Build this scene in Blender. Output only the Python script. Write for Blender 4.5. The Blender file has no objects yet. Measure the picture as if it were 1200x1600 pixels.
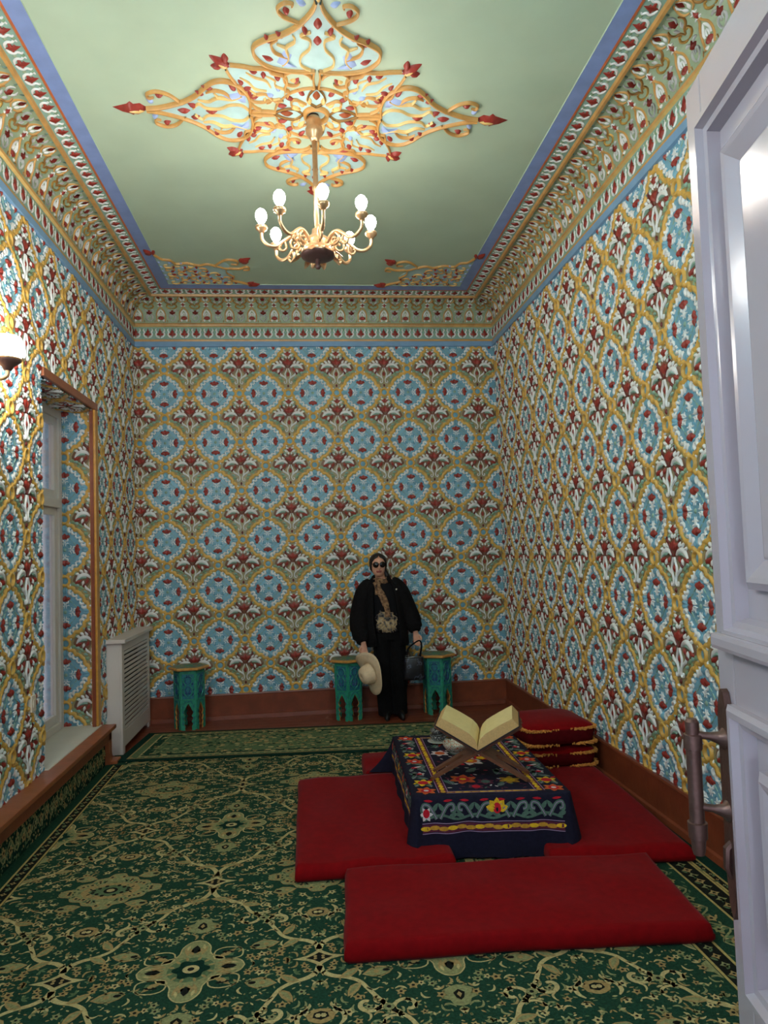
import bpy, bmesh, math, random
from mathutils import Vector, Matrix
random.seed(7)
R = math.radians; PI = math.pi; cos = math.cos; sin = math.sin
S = bpy.context.scene
COL = S.collection

# ------------------------------------------------------------------ camera
H = 1.69
yaw, pit, rol = R(6.2586), R(3.0545), R(1.9277)
_f = Vector((sin(yaw)*cos(pit), cos(yaw)*cos(pit), sin(pit)))
_r = Vector((cos(yaw), -sin(yaw), 0)); _d = -_r.cross(_f)
_r2 = _r*cos(rol)+_d*sin(rol); _d2 = _d*cos(rol)-_r*sin(rol)
cd = bpy.data.cameras.new('camera'); cam = bpy.data.objects.new('camera', cd); COL.objects.link(cam)
cd.sensor_fit = 'HORIZONTAL'; cd.sensor_width = 36; cd.lens = 33.0; cd.clip_start = 0.02
cam.matrix_world = Matrix(((_r2.x, -_d2.x, -_f.x, 0), (_r2.y, -_d2.y, -_f.y, 0), (_r2.z, -_d2.z, -_f.z, H), (0, 0, 0, 1)))
S.camera = cam

# ------------------------------------------------------------------ world and exposure
W = bpy.data.worlds.new('world'); S.world = W; W.use_nodes = True
bg = W.node_tree.nodes['Background']; bg.inputs[0].default_value = (0.74, 0.79, 1.0, 1); bg.inputs[1].default_value = 0.6
S.view_settings.view_transform = 'Standard'; S.view_settings.look = 'None'
S.view_settings.gamma = 1; S.view_settings.use_curve_mapping = False
S.view_settings.exposure = 1.1
BULB_STRENGTH = 36.0
BULB_COLOR = (1.0, 0.93, 0.85)
SCONCE_STRENGTH = 80.0
FILL_SCONCE_STRENGTH = 150.0  # for the two invented fill lamps beside the doorway

# ------------------------------------------------------------------ materials
def lin(c):
    return tuple((x/255/12.92) if x/255 <= .04045 else ((x/255+.055)/1.055)**2.4 for x in c)
MATS = {}
def mat(name, rgb, rough=.5, var=.12, scale=18, bump=0, bscale=60, metal=0, sheen=0, coat=0, spec=.5):
    m = bpy.data.materials.new(name); m.use_nodes = True; MATS[name] = m
    nt = m.node_tree; b = nt.nodes['Principled BSDF']; c = lin(rgb)
    b.inputs['Roughness'].default_value = rough; b.inputs['Metallic'].default_value = metal
    b.inputs['Specular IOR Level'].default_value = spec
    if sheen: b.inputs['Sheen Weight'].default_value = sheen; b.inputs['Sheen Roughness'].default_value = .4
    if coat: b.inputs['Coat Weight'].default_value = coat; b.inputs['Coat Roughness'].default_value = .12
    tc = nt.nodes.new('ShaderNodeTexCoord')
    if var:
        n = nt.nodes.new('ShaderNodeTexNoise'); n.inputs['Scale'].default_value = scale; n.inputs['Detail'].default_value = 4
        g = nt.nodes.new('ShaderNodeNewGeometry')
        nt.links.new(g.outputs['Position'], n.inputs['Vector'])
        r = nt.nodes.new('ShaderNodeValToRGB')
        r.color_ramp.elements[0].position = .3; r.color_ramp.elements[1].position = .7
        r.color_ramp.elements[0].color = tuple(x*(1-var) for x in c)+(1,)
        r.color_ramp.elements[1].color = tuple(min(1, x*(1+var)) for x in c)+(1,)
        nt.links.new(n.outputs['Fac'], r.inputs['Fac']); nt.links.new(r.outputs['Color'], b.inputs['Base Color'])
    else:
        b.inputs['Base Color'].default_value = c+(1,)
    if bump:
        n2 = nt.nodes.new('ShaderNodeTexNoise'); n2.inputs['Scale'].default_value = bscale; n2.inputs['Detail'].default_value = 3
        g2 = nt.nodes.new('ShaderNodeNewGeometry'); nt.links.new(g2.outputs['Position'], n2.inputs['Vector'])
        bp = nt.nodes.new('ShaderNodeBump'); bp.inputs['Strength'].default_value = bump; bp.inputs['Distance'].default_value = .01
        nt.links.new(n2.outputs['Fac'], bp.inputs['Height']); nt.links.new(bp.outputs['Normal'], b.inputs['Normal'])
    return m
def emis(name, rgb, strength):
    m = bpy.data.materials.new(name); m.use_nodes = True; MATS[name] = m
    b = m.node_tree.nodes['Principled BSDF']
    b.inputs['Base Color'].default_value = (.8, .8, .8, 1)
    b.inputs['Emission Color'].default_value = tuple(rgb)+(1,); b.inputs['Emission Strength'].default_value = strength
    return m

mat('w_blue', (120, 172, 194), .42, .16, 7, .25, 45)
mat('w_blue2', (106, 162, 186), .38, .15, 12)
mat('w_white', (230, 233, 232), .38, .08, 25)
mat('w_yellow', (214, 170, 84), .34, .16, 14)
mat('w_vground', (150, 142, 104), .42, .2, 20)
mat('w_vdark', (122, 92, 70), .45, .2, 26)
mat('w_tan', (160, 140, 84), .4, .15, 20)
mat('w_green', (128, 160, 128), .42, .18, 20)
mat('w_red', (150, 52, 42), .42, .2, 30)
mat('w_dkred', (104, 34, 32), .45, .2, 30)
mat('w_teal', (138, 174, 160), .42, .12, 16)
mat('c_green', (176, 197, 172), .6, .04, 3, .05, 20)
mat('c_strip', (124, 146, 196), .5, .08, 10)
mat('c_gold', (198, 150, 84), .36, .16, 14)
mat('c_goldl', (226, 190, 120), .3, .12, 14)
mat('c_ground', (152, 172, 142), .45, .12, 16)
mat('c_pale', (172, 206, 206), .55, .08, 10)
mat('c_blue', (156, 178, 222), .5, .1, 10)
mat('c_orange', (190, 100, 54), .4, .15, 20)
mat('band', (124, 164, 200), .42, .08, 10)
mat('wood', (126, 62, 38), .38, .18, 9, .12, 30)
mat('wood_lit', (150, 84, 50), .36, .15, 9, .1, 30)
mat('wood_floor', (118, 56, 32), .42, .16, 6, .08, 20)
mat('gold_frame', (196, 140, 56), .35, .15, 20, .3, 30)
mat('white_paint', (214, 208, 200), .3, .03, 6)
mat('white_sill', (206, 204, 192), .45, .04, 8)
mat('rad_white', (214, 204, 198), .45, .03, 6)
mat('door_paint', (174, 165, 172), .17, .02, 5, .03, 14, coat=.4)
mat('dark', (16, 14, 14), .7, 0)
mat('bronze', (112, 86, 78), .38, .2, 22, .2, 40, metal=.65)
mat('brass', (214, 176, 134), .32, .12, 30, metal=.75)
mat('brass_dk', (96, 70, 66), .45, .1, 20, metal=.4)
mat('cp_green', (32, 66, 50), .95, .28, 90, .5, 260, spec=.1)
mat('cp_dkgreen', (16, 50, 40), .95, .25, 90, .5, 260, spec=.1)
mat('cp_light', (140, 142, 98), .95, .26, 90, .5, 260, spec=.1)
mat('cp_mid', (92, 114, 80), .95, .26, 90, .5, 260, spec=.1)
mat('cp_cream', (190, 174, 122), .95, .22, 90, .5, 260, spec=.1)
mat('cp_tan', (164, 140, 92), .95, .24, 90, .5, 260, spec=.1)
mat('cp_dark', (24, 28, 24), .95, .2, 90, .4, 260, spec=.1)
mat('cp_line', (170, 150, 92), .95, .2, 60, spec=.1)
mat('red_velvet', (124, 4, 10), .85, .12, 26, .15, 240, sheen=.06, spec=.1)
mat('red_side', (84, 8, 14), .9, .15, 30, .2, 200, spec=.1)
mat('fringe', (206, 140, 62), .75, .25, 60)
mat('cl_navy', (27, 26, 44), .85, .15, 60, .25, 300, spec=.15)
mat('cl_green', (84, 112, 98), .8, .2, 70, .3, 300, spec=.15)
mat('cl_yellow', (226, 184, 40), .8, .18, 70, .3, 300, spec=.15)
mat('cl_mustard', (196, 146, 50), .8, .2, 70, .3, 300, spec=.15)
mat('cl_red', (190, 30, 46), .8, .15, 70, .3, 300, spec=.15)
mat('cl_orange', (206, 96, 46), .8, .15, 70, .3, 300, spec=.15)
mat('cl_white', (214, 206, 206), .8, .1, 70, .3, 300, spec=.15)
mat('cl_plum', (96, 40, 60), .8, .2, 70, .3, 300, spec=.15)
mat('cl_lilac', (160, 134, 168), .8, .1, 70, spec=.15)
mat('rehal', (112, 68, 44), .5, .25, 20, .15, 40)
mat('page', (232, 212, 150), .7, .04, 30)
mat('page_edge', (206, 168, 110), .75, .1, 120)
mat('cover', (38, 26, 28), .6, .1, 20)
mat('porcelain', (196, 198, 190), .2, .1, 40)
mat('tb_green', (38, 140, 112), .42, .25, 40, .15, 60)
mat('tb_teal', (34, 108, 124), .42, .3, 60)
mat('tb_blue', (30, 66, 116), .42, .3, 60)
mat('tb_top', (120, 124, 80), .4, .35, 40)
mat('tb_gold', (196, 140, 70), .4, .2, 30)
mat('skin', (214, 160, 134), .5, .06, 30)
mat('lip', (150, 70, 66), .45, 0)
mat('hair', (22, 16, 15), .5, .3, 60)
mat('black_cloth', (19, 18, 20), .9, .2, 40, .4, 60, spec=.15)
mat('black_trouser', (15, 15, 17), .9, .2, 40, .3, 60, spec=.15)
mat('lens', (14, 10, 10), .12, 0)
mat('shoe', (16, 14, 15), .5, 0)
mat('straw', (232, 208, 172), .75, .08, 60, .3, 200)
mat('silver', (200, 200, 200), .25, 0, metal=1)
mat('ivory', (226, 214, 196), .4, 0)
emis('bulb_glow', BULB_COLOR, BULB_STRENGTH)
emis('sconce_glow', (1.0, .94, .87), SCONCE_STRENGTH)
emis('fill_sconce_glow', (1.0, .94, .87), FILL_SCONCE_STRENGTH)  # glow of the added fill lamps on the front wall

def pattern_mat(name, cols, scale, rough, kind='voronoi'):
    m = bpy.data.materials.new(name); m.use_nodes = True; MATS[name] = m
    nt = m.node_tree; b = nt.nodes['Principled BSDF']; b.inputs['Roughness'].default_value = rough
    tc = nt.nodes.new('ShaderNodeTexCoord')
    if kind == 'voronoi':
        n = nt.nodes.new('ShaderNodeTexVoronoi'); o = n.outputs['Distance']
    else:
        n = nt.nodes.new('ShaderNodeTexNoise'); o = n.outputs['Fac']; n.inputs['Detail'].default_value = 3
    n.inputs['Scale'].default_value = scale
    nt.links.new(tc.outputs['Object'], n.inputs['Vector'])
    r = nt.nodes.new('ShaderNodeValToRGB'); cr = r.color_ramp; cr.interpolation = 'CONSTANT'
    while len(cr.elements) < len(cols): cr.elements.new(.5)
    for e, (p, c) in zip(cr.elements, cols): e.position = p; e.color = lin(c)+(1,)
    nt.links.new(o, r.inputs['Fac']); nt.links.new(r.outputs['Color'], b.inputs['Base Color'])
    return m
pattern_mat('scarf', [(0, (40, 26, 22)), (.36, (112, 82, 58)), (.52, (150, 116, 84)), (.66, (60, 40, 34))], 38, .8, 'noise')
pattern_mat('bag_print', [(0, (14, 14, 18)), (.48, (20, 22, 30)), (.56, (70, 76, 92)), (.62, (18, 18, 24))], 14, .35, 'noise')
pattern_mat('cup_print', [(0, (40, 40, 54)), (.25, (150, 150, 146)), (.42, (36, 36, 48)), (.6, (120, 122, 120))], 42, .25)
pattern_mat('bowl_print', [(0, (64, 104, 84)), (.22, (196, 196, 180)), (.5, (176, 110, 84)), (.62, (196, 196, 180))], 46, .25)
# blouse: black with a printed bouquet
def blouse_mat():
    m = bpy.data.materials.new('blouse'); m.use_nodes = True; MATS['blouse'] = m
    nt = m.node_tree; b = nt.nodes['Principled BSDF']; b.inputs['Roughness'].default_value = .8; b.inputs['Specular IOR Level'].default_value = .1
    tc = nt.nodes.new('ShaderNodeTexCoord')
    n = nt.nodes.new('ShaderNodeTexNoise'); n.inputs['Scale'].default_value = 24; n.inputs['Detail'].default_value = 3
    nt.links.new(tc.outputs['Object'], n.inputs['Vector'])
    r = nt.nodes.new('ShaderNodeValToRGB'); cr = r.color_ramp
    for p, c in ((.34, (30, 28, 34)), (.44, (112, 108, 104)), (.52, (178, 150, 106)), (.6, (190, 176, 150)), (.7, (84, 70, 56))):
        e = cr.elements.new(p); e.color = lin(c)+(1,)
    cr.elements[0].color = (.01, .01, .012, 1); cr.elements[-1].color = (.01, .01, .012, 1)
    nt.links.new(n.outputs['Fac'], r.inputs['Fac'])
    vm = nt.nodes.new('ShaderNodeVectorMath'); vm.operation = 'DISTANCE'; vm.inputs[1].default_value = (-.055, -.13, .965)
    nt.links.new(tc.outputs['Object'], vm.inputs[0])
    ad = nt.nodes.new('ShaderNodeMath'); ad.operation = 'MULTIPLY_ADD'; ad.inputs[1].default_value = .16; 
    nt.links.new(n.outputs['Fac'], ad.inputs[0]); nt.links.new(vm.outputs['Value'], ad.inputs[2])
    ls = nt.nodes.new('ShaderNodeMath'); ls.operation = 'LESS_THAN'; ls.inputs[1].default_value = .2
    nt.links.new(ad.outputs[0], ls.inputs[0])
    mx = nt.nodes.new('ShaderNodeMix'); mx.data_type = 'RGBA'; mx.inputs[6].default_value = (.008, .008, .01, 1)
    nt.links.new(ls.outputs[0], mx.inputs[0]); nt.links.new(r.outputs['Color'], mx.inputs[7])
    nt.links.new(mx.outputs[2], b.inputs['Base Color'])
blouse_mat()
def glass_mat():
    m = bpy.data.materials.new('pane_glass'); m.use_nodes = True; MATS['pane_glass'] = m
    b = m.node_tree.nodes['Principled BSDF']
    b.inputs['Base Color'].default_value = (.66, .6, .55, 1); b.inputs['Roughness'].default_value = .12
    b.inputs['Transmission Weight'].default_value = .85; b.inputs['IOR'].default_value = 1.45
glass_mat()

# ------------------------------------------------------------------ object helpers
def link(o, parent=None):
    COL.objects.link(o)
    if parent: o.parent = parent
    return o
def tag(o, label=None, cat=None, group=None, kind=None):
    for k, v in (('label', label), ('category', cat), ('group', group), ('kind', kind)):
        if v: o[k] = v
    return o
def empty(name, loc=(0, 0, 0), rz=0):
    o = bpy.data.objects.new(name, None); o.location = loc; o.rotation_euler.z = rz; o.empty_display_size = .1
    return link(o)
def meshobj(name, verts, faces, mats, parent=None, midx=None, smooth=False):
    me = bpy.data.meshes.new(name); me.from_pydata([tuple(v) for v in verts], [], faces)
    for k in ([mats] if isinstance(mats, str) else mats): me.materials.append(MATS[k])
    if midx: me.polygons.foreach_set('material_index', midx)
    if smooth: me.polygons.foreach_set('use_smooth', [True]*len(me.polygons))
    me.update()
    return link(bpy.data.objects.new(name, me), parent)
def bm_obj(name, bm, mats, parent=None, smooth=False):
    me = bpy.data.meshes.new(name); bm.to_mesh(me); bm.free()
    for k in ([mats] if isinstance(mats, str) else mats): me.materials.append(MATS[k])
    if smooth: me.polygons.foreach_set('use_smooth', [True]*len(me.polygons))
    return link(bpy.data.objects.new(name, me), parent)
def add_box(bm, x0, x1, y0, y1, z0, z1, bev=0, mi=0, M=None):
    r = bmesh.ops.create_cube(bm, size=1)
    vs = r['verts']
    for v in vs:
        v.co = Vector((x0+(v.co.x+.5)*(x1-x0), y0+(v.co.y+.5)*(y1-y0), z0+(v.co.z+.5)*(z1-z0)))
    fs = {f for v in vs for f in v.link_faces}
    for f in fs: f.material_index = mi
    if bev:
        es = {e for v in vs for e in v.link_edges}
        rb = bmesh.ops.bevel(bm, geom=list(es), offset=bev, segments=2, profile=.6, affect='EDGES')
        vs = list({v for f in rb['faces'] for v in f.verts} | {v for v in vs if v.is_valid})
        for f in rb['faces']: f.material_index = mi
    if M is not None:
        for v in vs: v.co = M @ v.co
    return vs
def box(name, x0, x1, y0, y1, z0, z1, m, parent=None, bev=0, M=None):
    bm = bmesh.new(); add_box(bm, x0, x1, y0, y1, z0, z1, bev, 0, M); return bm_obj(name, bm, m, parent)
def boxes(name, lst, m, parent=None, bev=0):
    bm = bmesh.new()
    for b in lst: add_box(bm, *b, bev)
    return bm_obj(name, bm, m, parent)
def lathe_data(prof, n=24):
    vs = []; fs = []
    for r, z in prof:
        for k in range(n): vs.append((r*cos(2*PI*k/n), r*sin(2*PI*k/n), z))
    for i in range(len(prof)-1):
        for k in range(n):
            k2 = (k+1) % n; fs.append((i*n+k, i*n+k2, (i+1)*n+k2, (i+1)*n+k))
    return vs, fs
def lathe(name, prof, m, parent=None, n=24, loc=None, M=None, smooth=True):
    vs, fs = lathe_data(prof, n)
    if M is not None: vs = [M @ Vector(v) for v in vs]
    o = meshobj(name, vs, fs, m, parent, smooth=smooth)
    if loc: o.location = loc
    return o
def tube_data(path, rad, n=10, cap=True, squash=None):
    """swept tube; rad scalar or list of r or (ra, rb)"""
    P = [Vector(p) for p in path]; vs = []; fs = []; k = len(P)
    if not isinstance(rad, (list, tuple)): rad = [rad]*k
    ref = None
    for i in range(k):
        t = (P[min(i+1, k-1)]-P[max(i-1, 0)]).normalized()
        if ref is None:
            ref = Vector((0, -1, 0)) if abs(t.y) < .8 else Vector((1, 0, 0))
        a = (ref-t*ref.dot(t)).normalized(); b = t.cross(a); ref = a
        r = rad[i]; ra, rb = r if isinstance(r, (tuple, list)) else (r, r)
        for j in range(n):
            w = 2*PI*j/n; vs.append(P[i]+a*(ra*cos(w))+b*(rb*sin(w)))
    for i in range(k-1):
        for j in range(n):
            j2 = (j+1) % n; fs.append((i*n+j, i*n+j2, (i+1)*n+j2, (i+1)*n+j))
    if cap: fs.append(tuple(reversed(range(n)))); fs.append(tuple((k-1)*n+j for j in range(n)))
    return vs, fs
def tube(name, path, rad, m, parent=None, n=10, smooth=True):
    vs, fs = tube_data(path, rad, n); return meshobj(name, vs, fs, m, parent, smooth=smooth)
def cr(pts, n=6, closed=False):
    """catmull-rom through points of any dimension"""
    k = len(pts); out = []
    for i in range(k if closed else k-1):
        if closed: p = [pts[(i+j-1) % k] for j in range(4)]
        else: p = [pts[max(i-1, 0)], pts[i], pts[i+1], pts[min(i+2, k-1)]]
        for s in range(n):
            t = s/n
            out.append(tuple(.5*((2*b)+(-a+c)*t+(2*a-5*b+4*c-d)*t*t+(-a+3*b-3*c+d)*t**3) for a, b, c, d in zip(*p)))
    if not closed: out.append(tuple(pts[-1]))
    return out
def clip_mesh(me, planes):
    """planes: (co, no) keep the side opposite to no; returns a new mesh or None"""
    bm = bmesh.new(); bm.from_mesh(me)
    for co, no in planes:
        bmesh.ops.bisect_plane(bm, geom=bm.verts[:]+bm.edges[:]+bm.faces[:], plane_co=co, plane_no=no, clear_outer=True)
    if not bm.faces: bm.free(); return None
    m2 = bpy.data.meshes.new(me.name); bm.to_mesh(m2); bm.free()
    for m in me.materials: m2.materials.append(m)
    return m2

# ------------------------------------------------------------------ relief builder (2-D ornament with height)
class Rel:
    def __init__(self, scale=1.0):
        self.v = []; self.f = []; self.m = []; self.sm = []; self.s = scale; self.mn = []; self.xf = [(1, 0, 0, 1, 0, 0)]
    def mi(self, n):
        if n not in self.mn: self.mn.append(n)
        return self.mn.index(n)
    def sym(self, *kinds):
        base = [(1, 0, 0, 1, 0, 0)]
        for k in kinds:
            if k == 'x': base = base+[(-a, -b, c, d, -e, f) for a, b, c, d, e, f in base]
            if k == 'y': base = base+[(a, b, -c, -d, e, -f) for a, b, c, d, e, f in base]
            if k == 'd': base = base+[(c, d, a, b, f, e) for a, b, c, d, e, f in base]
        self.xf = base; return self
    def _emit(self, vs, fs, mat, smooth):
        mi = self.mi(mat)
        for a, b, c, d, e, f in self.xf:
            o = len(self.v); flip = (a*d-b*c) < 0
            self.v += [((a*x+b*y+e)*self.s, (c*x+d*y+f)*self.s, h) for x, y, h in vs]
            for q in fs:
                self.f.append(tuple(o+i for i in (reversed(q) if flip else q))); self.m.append(mi); self.sm.append(smooth)
    def stroke(self, pts, w, h, mat, z0=0, n=5, closed=False, flat=False):
        P = cr(pts, n, closed) if n > 1 else list(pts)
        k = len(P)
        if isinstance(w, (list, tuple)):
            ws = []
            for i in range(k):
                t = i/(k-1)*(len(w)-1); j = min(int(t), len(w)-2); ws.append(w[j]+(w[j+1]-w[j])*(t-j))
        else: ws = [w]*k
        vs = []; fs = []
        nc = 2 if flat else 4
        for i in range(k):
            if closed: a, b = P[i-1], P[(i+1) % k]
            else: a, b = P[max(i-1, 0)], P[min(i+1, k-1)]
            tx, ty = b[0]-a[0], b[1]-a[1]; L = math.hypot(tx, ty) or 1; nx, ny = -ty/L, tx/L
            x, y = P[i]; w2 = ws[i]/2
            if flat:
                vs += [(x+nx*w2, y+ny*w2, z0+h), (x-nx*w2, y-ny*w2, z0+h)]
            else:
                hh = h*min(1, .35+ws[i]/(max(ws) or 1)*.65)
                vs += [(x+nx*w2, y+ny*w2, z0), (x+nx*w2*.45, y+ny*w2*.45, z0+hh), (x-nx*w2*.45, y-ny*w2*.45, z0+hh), (x-nx*w2, y-ny*w2, z0)]
        for i in range(k if closed else k-1):
            i2 = (i+1) % k
            for j in range(nc-1): fs.append((i*nc+j, i*nc+j+1, i2*nc+j+1, i2*nc+j))
        self._emit(vs, fs, mat, not flat)
    def leaf(self, pts, h, mat, z0=0, inset=.5, n=0, flat=False):
        P = cr(pts, n, True) if n else list(pts)
        A = sum(P[i-1][0]*P[i][1]-P[i][0]*P[i-1][1] for i in range(len(P)))
        if A < 0: P = P[::-1]
        k = len(P)
        if flat: self._emit([(x, y, z0+h) for x, y in P], [tuple(range(k))], mat, False); return
        cx = sum(p[0] for p in P)/k; cy = sum(p[1] for p in P)/k
        vs = [(x, y, z0) for x, y in P]+[(cx+(x-cx)*inset, cy+(y-cy)*inset, z0+h) for x, y in P]+[(cx, cy, z0+h*1.06)]
        fs = [(i, (i+1) % k, k+(i+1) % k, k+i) for i in range(k)]+[(k+i, k+(i+1) % k, 2*k) for i in range(k)]
        self._emit(vs, fs, mat, True)
    def plate(self, pts, h, mat, z0=0, n=0):
        P = cr(pts, n, True) if n else list(pts)
        A = sum(P[i-1][0]*P[i][1]-P[i][0]*P[i-1][1] for i in range(len(P)))
        if A < 0: P = P[::-1]
        k = len(P)
        vs = [(x, y, z0) for x, y in P]+[(x, y, z0+h) for x, y in P]
        self._emit(vs, [(i, (i+1) % k, k+(i+1) % k, k+i) for i in range(k)]+[tuple(range(k, 2*k))], mat, False)
    def drop(self, x, y, ang, L, w, h, mat, z0=0, flat=False, curve=0):
        o = [(0, 0), (.18, .32), (.45, .5), (.75, .34), (1, 0), (.75, -.34), (.45, -.5), (.18, -.32)]
        c, s = cos(ang), sin(ang); P = []
        for a, b in o:
            px, py = a*L, b*w+curve*L*a*a; P.append((x+px*c-py*s, y+px*s+py*c))
        self.leaf(P, h, mat, z0, .5, 2 if not flat else 0, flat)
    def disc(self, x, y, r, h, mat, z0=0, n=10, flat=False, ry=None, lobes=0, amp=.2, rot=0):
        P = []
        for i in range(n):
            a = 2*PI*i/n; k = 1+(amp*cos(lobes*a) if lobes else 0); px, py = r*k*cos(a), (ry or r)*k*sin(a)
            P.append((x+px*cos(rot)-py*sin(rot), y+px*sin(rot)+py*cos(rot)))
        self.leaf(P, h, mat, z0, .55, 0, flat)
    def ring(self, x, y, r, w, h, mat, z0=0, n=16, flat=False, ry=None):
        self.stroke([(x+r*cos(2*PI*i/n), y+(ry or r)*sin(2*PI*i/n)) for i in range(n)], w, h, mat, z0, 1, True, flat)
    def spiral(self, cx, cy, r0, r1, a0, a1, w, h, mat, z0=0, n=16, flat=False):
        self.stroke([(cx+(r0+(r1-r0)*i/n)*cos(a0+(a1-a0)*i/n), cy+(r0+(r1-r0)*i/n)*sin(a0+(a1-a0)*i/n)) for i in range(n+1)], w, h, mat, z0, 1, False, flat)
    def mesh(self, name, mp=None, flip=False):
        mp = mp or (lambda x, y, h: (x, -h, y))
        me = bpy.data.meshes.new(name)
        me.from_pydata([mp(*p) for p in self.v], [], [tuple(reversed(q)) for q in self.f] if flip else self.f)
        for k in self.mn: me.materials.append(MATS[k])
        me.polygons.foreach_set('material_index', self.m); me.polygons.foreach_set('use_smooth', self.sm); me.update()
        return me

# ================================================================== ROOM SHELL
XL, XR, YB, YF, ZC = -1.76, 2.10, 7.50, 0.35, 4.40
ZW = 3.89                       # top of the patterned wall
P = .5165                       # pattern pitch
FR = {'back': (0, (0, YB, 0)), 'right': (-PI/2, (XR, 0, 0)), 'left': (PI/2, (XL, 0, 0)), 'front': (PI, (0, YF, 0))}
WIN = (4.915, 6.13, .32, 2.94)  # opening in the left wall: y0, y1, z0, z1
XW = -2.06                      # plane of the window

floor = box('floor', XL-.5, XR+.3, -1.5, YB+.3, -.12, 0, 'wood_floor'); tag(floor, 'brown painted wooden floor along the walls', kind='structure')
# floor boards showing along the back wall
for k in range(5):
    box('floor_plank', XL+.002, XR-.002, YB-.62+k*.122, YB-.62+k*.122+.1195, 0, .004, 'wood_floor', floor, .0012)
ceil = box('ceiling', XL-.5, XR+.3, YF-.2, YB+.3, ZC, ZC+.12, 'c_green'); tag(ceil, 'pale green plaster ceiling', kind='structure')
wall_back = box('wall_back', XL-.3, XR+.3, YB, YB+.2, 0, ZC, 'w_blue')
wall_right = box('wall_right', XR, XR+.2, YF-.2, YB, 0, ZC, 'w_blue')
y0, y1, z0, z1 = WIN
wall_left = boxes('wall_left', [(XL-.42, XL, YF-.2, y0, 0, ZC), (XL-.42, XL, y1, YB, 0, ZC), (XL-.42, XL, y0, y1, 0, z0-.02), (XL-.42, XL, y0, y1, z1, ZC)], 'w_blue')
wall_front = boxes('wall_front', [(XL, -.8, YF-.2, YF, 0, ZC), (.66, XR, YF-.2, YF, 0, ZC), (-.8, .66, YF-.2, YF, 2.62, ZC)], 'w_blue')
WALL = {'back': wall_back, 'right': wall_right, 'left': wall_left, 'front': wall_front}
for k, o in WALL.items(): tag(o, kind='structure')
tag(wall_back, 'painted plaster wall of blue rosettes and yellow lattice behind the woman')
tag(wall_right, 'long painted plaster relief wall beside the red cushions')
tag(wall_left, 'painted plaster relief wall with the window and the sconce')
tag(wall_front, 'painted plaster wall around the doorway')

def place(parent, side, name, me, u, v, su=1.0, sv=1.0, planes=(), holes=()):
    """put ornament mesh (local x=u, y=-h, z=v) on a side wall, clipped by planes / holes given in wall coordinates"""
    rz, org = FR[side]
    T = Matrix.Translation((u, 0, v)) @ Matrix.Diagonal((su, 1, sv, 1))
    vs = [T @ w.co for w in me.vertices]
    need = [p for p in planes if any((q-Vector(p[0])).dot(Vector(p[1])) > 1e-6 for q in vs)]
    hx = [h for h in holes if min(q.x for q in vs) < h[1] and max(q.x for q in vs) > h[0] and min(q.z for q in vs) < h[3] and max(q.z for q in vs) > h[2]]
    if not need and not hx:
        o = bpy.data.objects.new(name, me); link(o, parent)
        o.matrix_local = Matrix.Translation(org) @ Matrix.Rotation(rz, 4, 'Z') @ T
        return o
    bm = bmesh.new(); bm.from_mesh(me); bm.transform(T)
    for co, no in need:
        bmesh.ops.bisect_plane(bm, geom=bm.verts[:]+bm.edges[:]+bm.faces[:], plane_co=co, plane_no=no, clear_outer=True)
    for h in hx:
        for co, no in (((h[0], 0, 0), (1, 0, 0)), ((h[1], 0, 0), (1, 0, 0)), ((0, 0, h[2]), (0, 0, 1)), ((0, 0, h[3]), (0, 0, 1))):
            bmesh.ops.bisect_plane(bm, geom=bm.verts[:]+bm.edges[:]+bm.faces[:], plane_co=co, plane_no=no)
        dl = [f for f in bm.faces if h[0] < f.calc_center_median().x < h[1] and h[2] < f.calc_center_median().z < h[3]]
        bmesh.ops.delete(bm, geom=dl, context='FACES')
    if not bm.faces or sum(f.calc_area() for f in bm.faces) < .0004: bm.free(); return None
    m2 = bpy.data.meshes.new(name); bm.to_mesh(m2); bm.free()
    for m in me.materials: m2.materials.append(m)
    o = bpy.data.objects.new(name, m2); link(o, parent)
    o.matrix_local = Matrix.Translation(org) @ Matrix.Rotation(rz, 4, 'Z')
    return o

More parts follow.
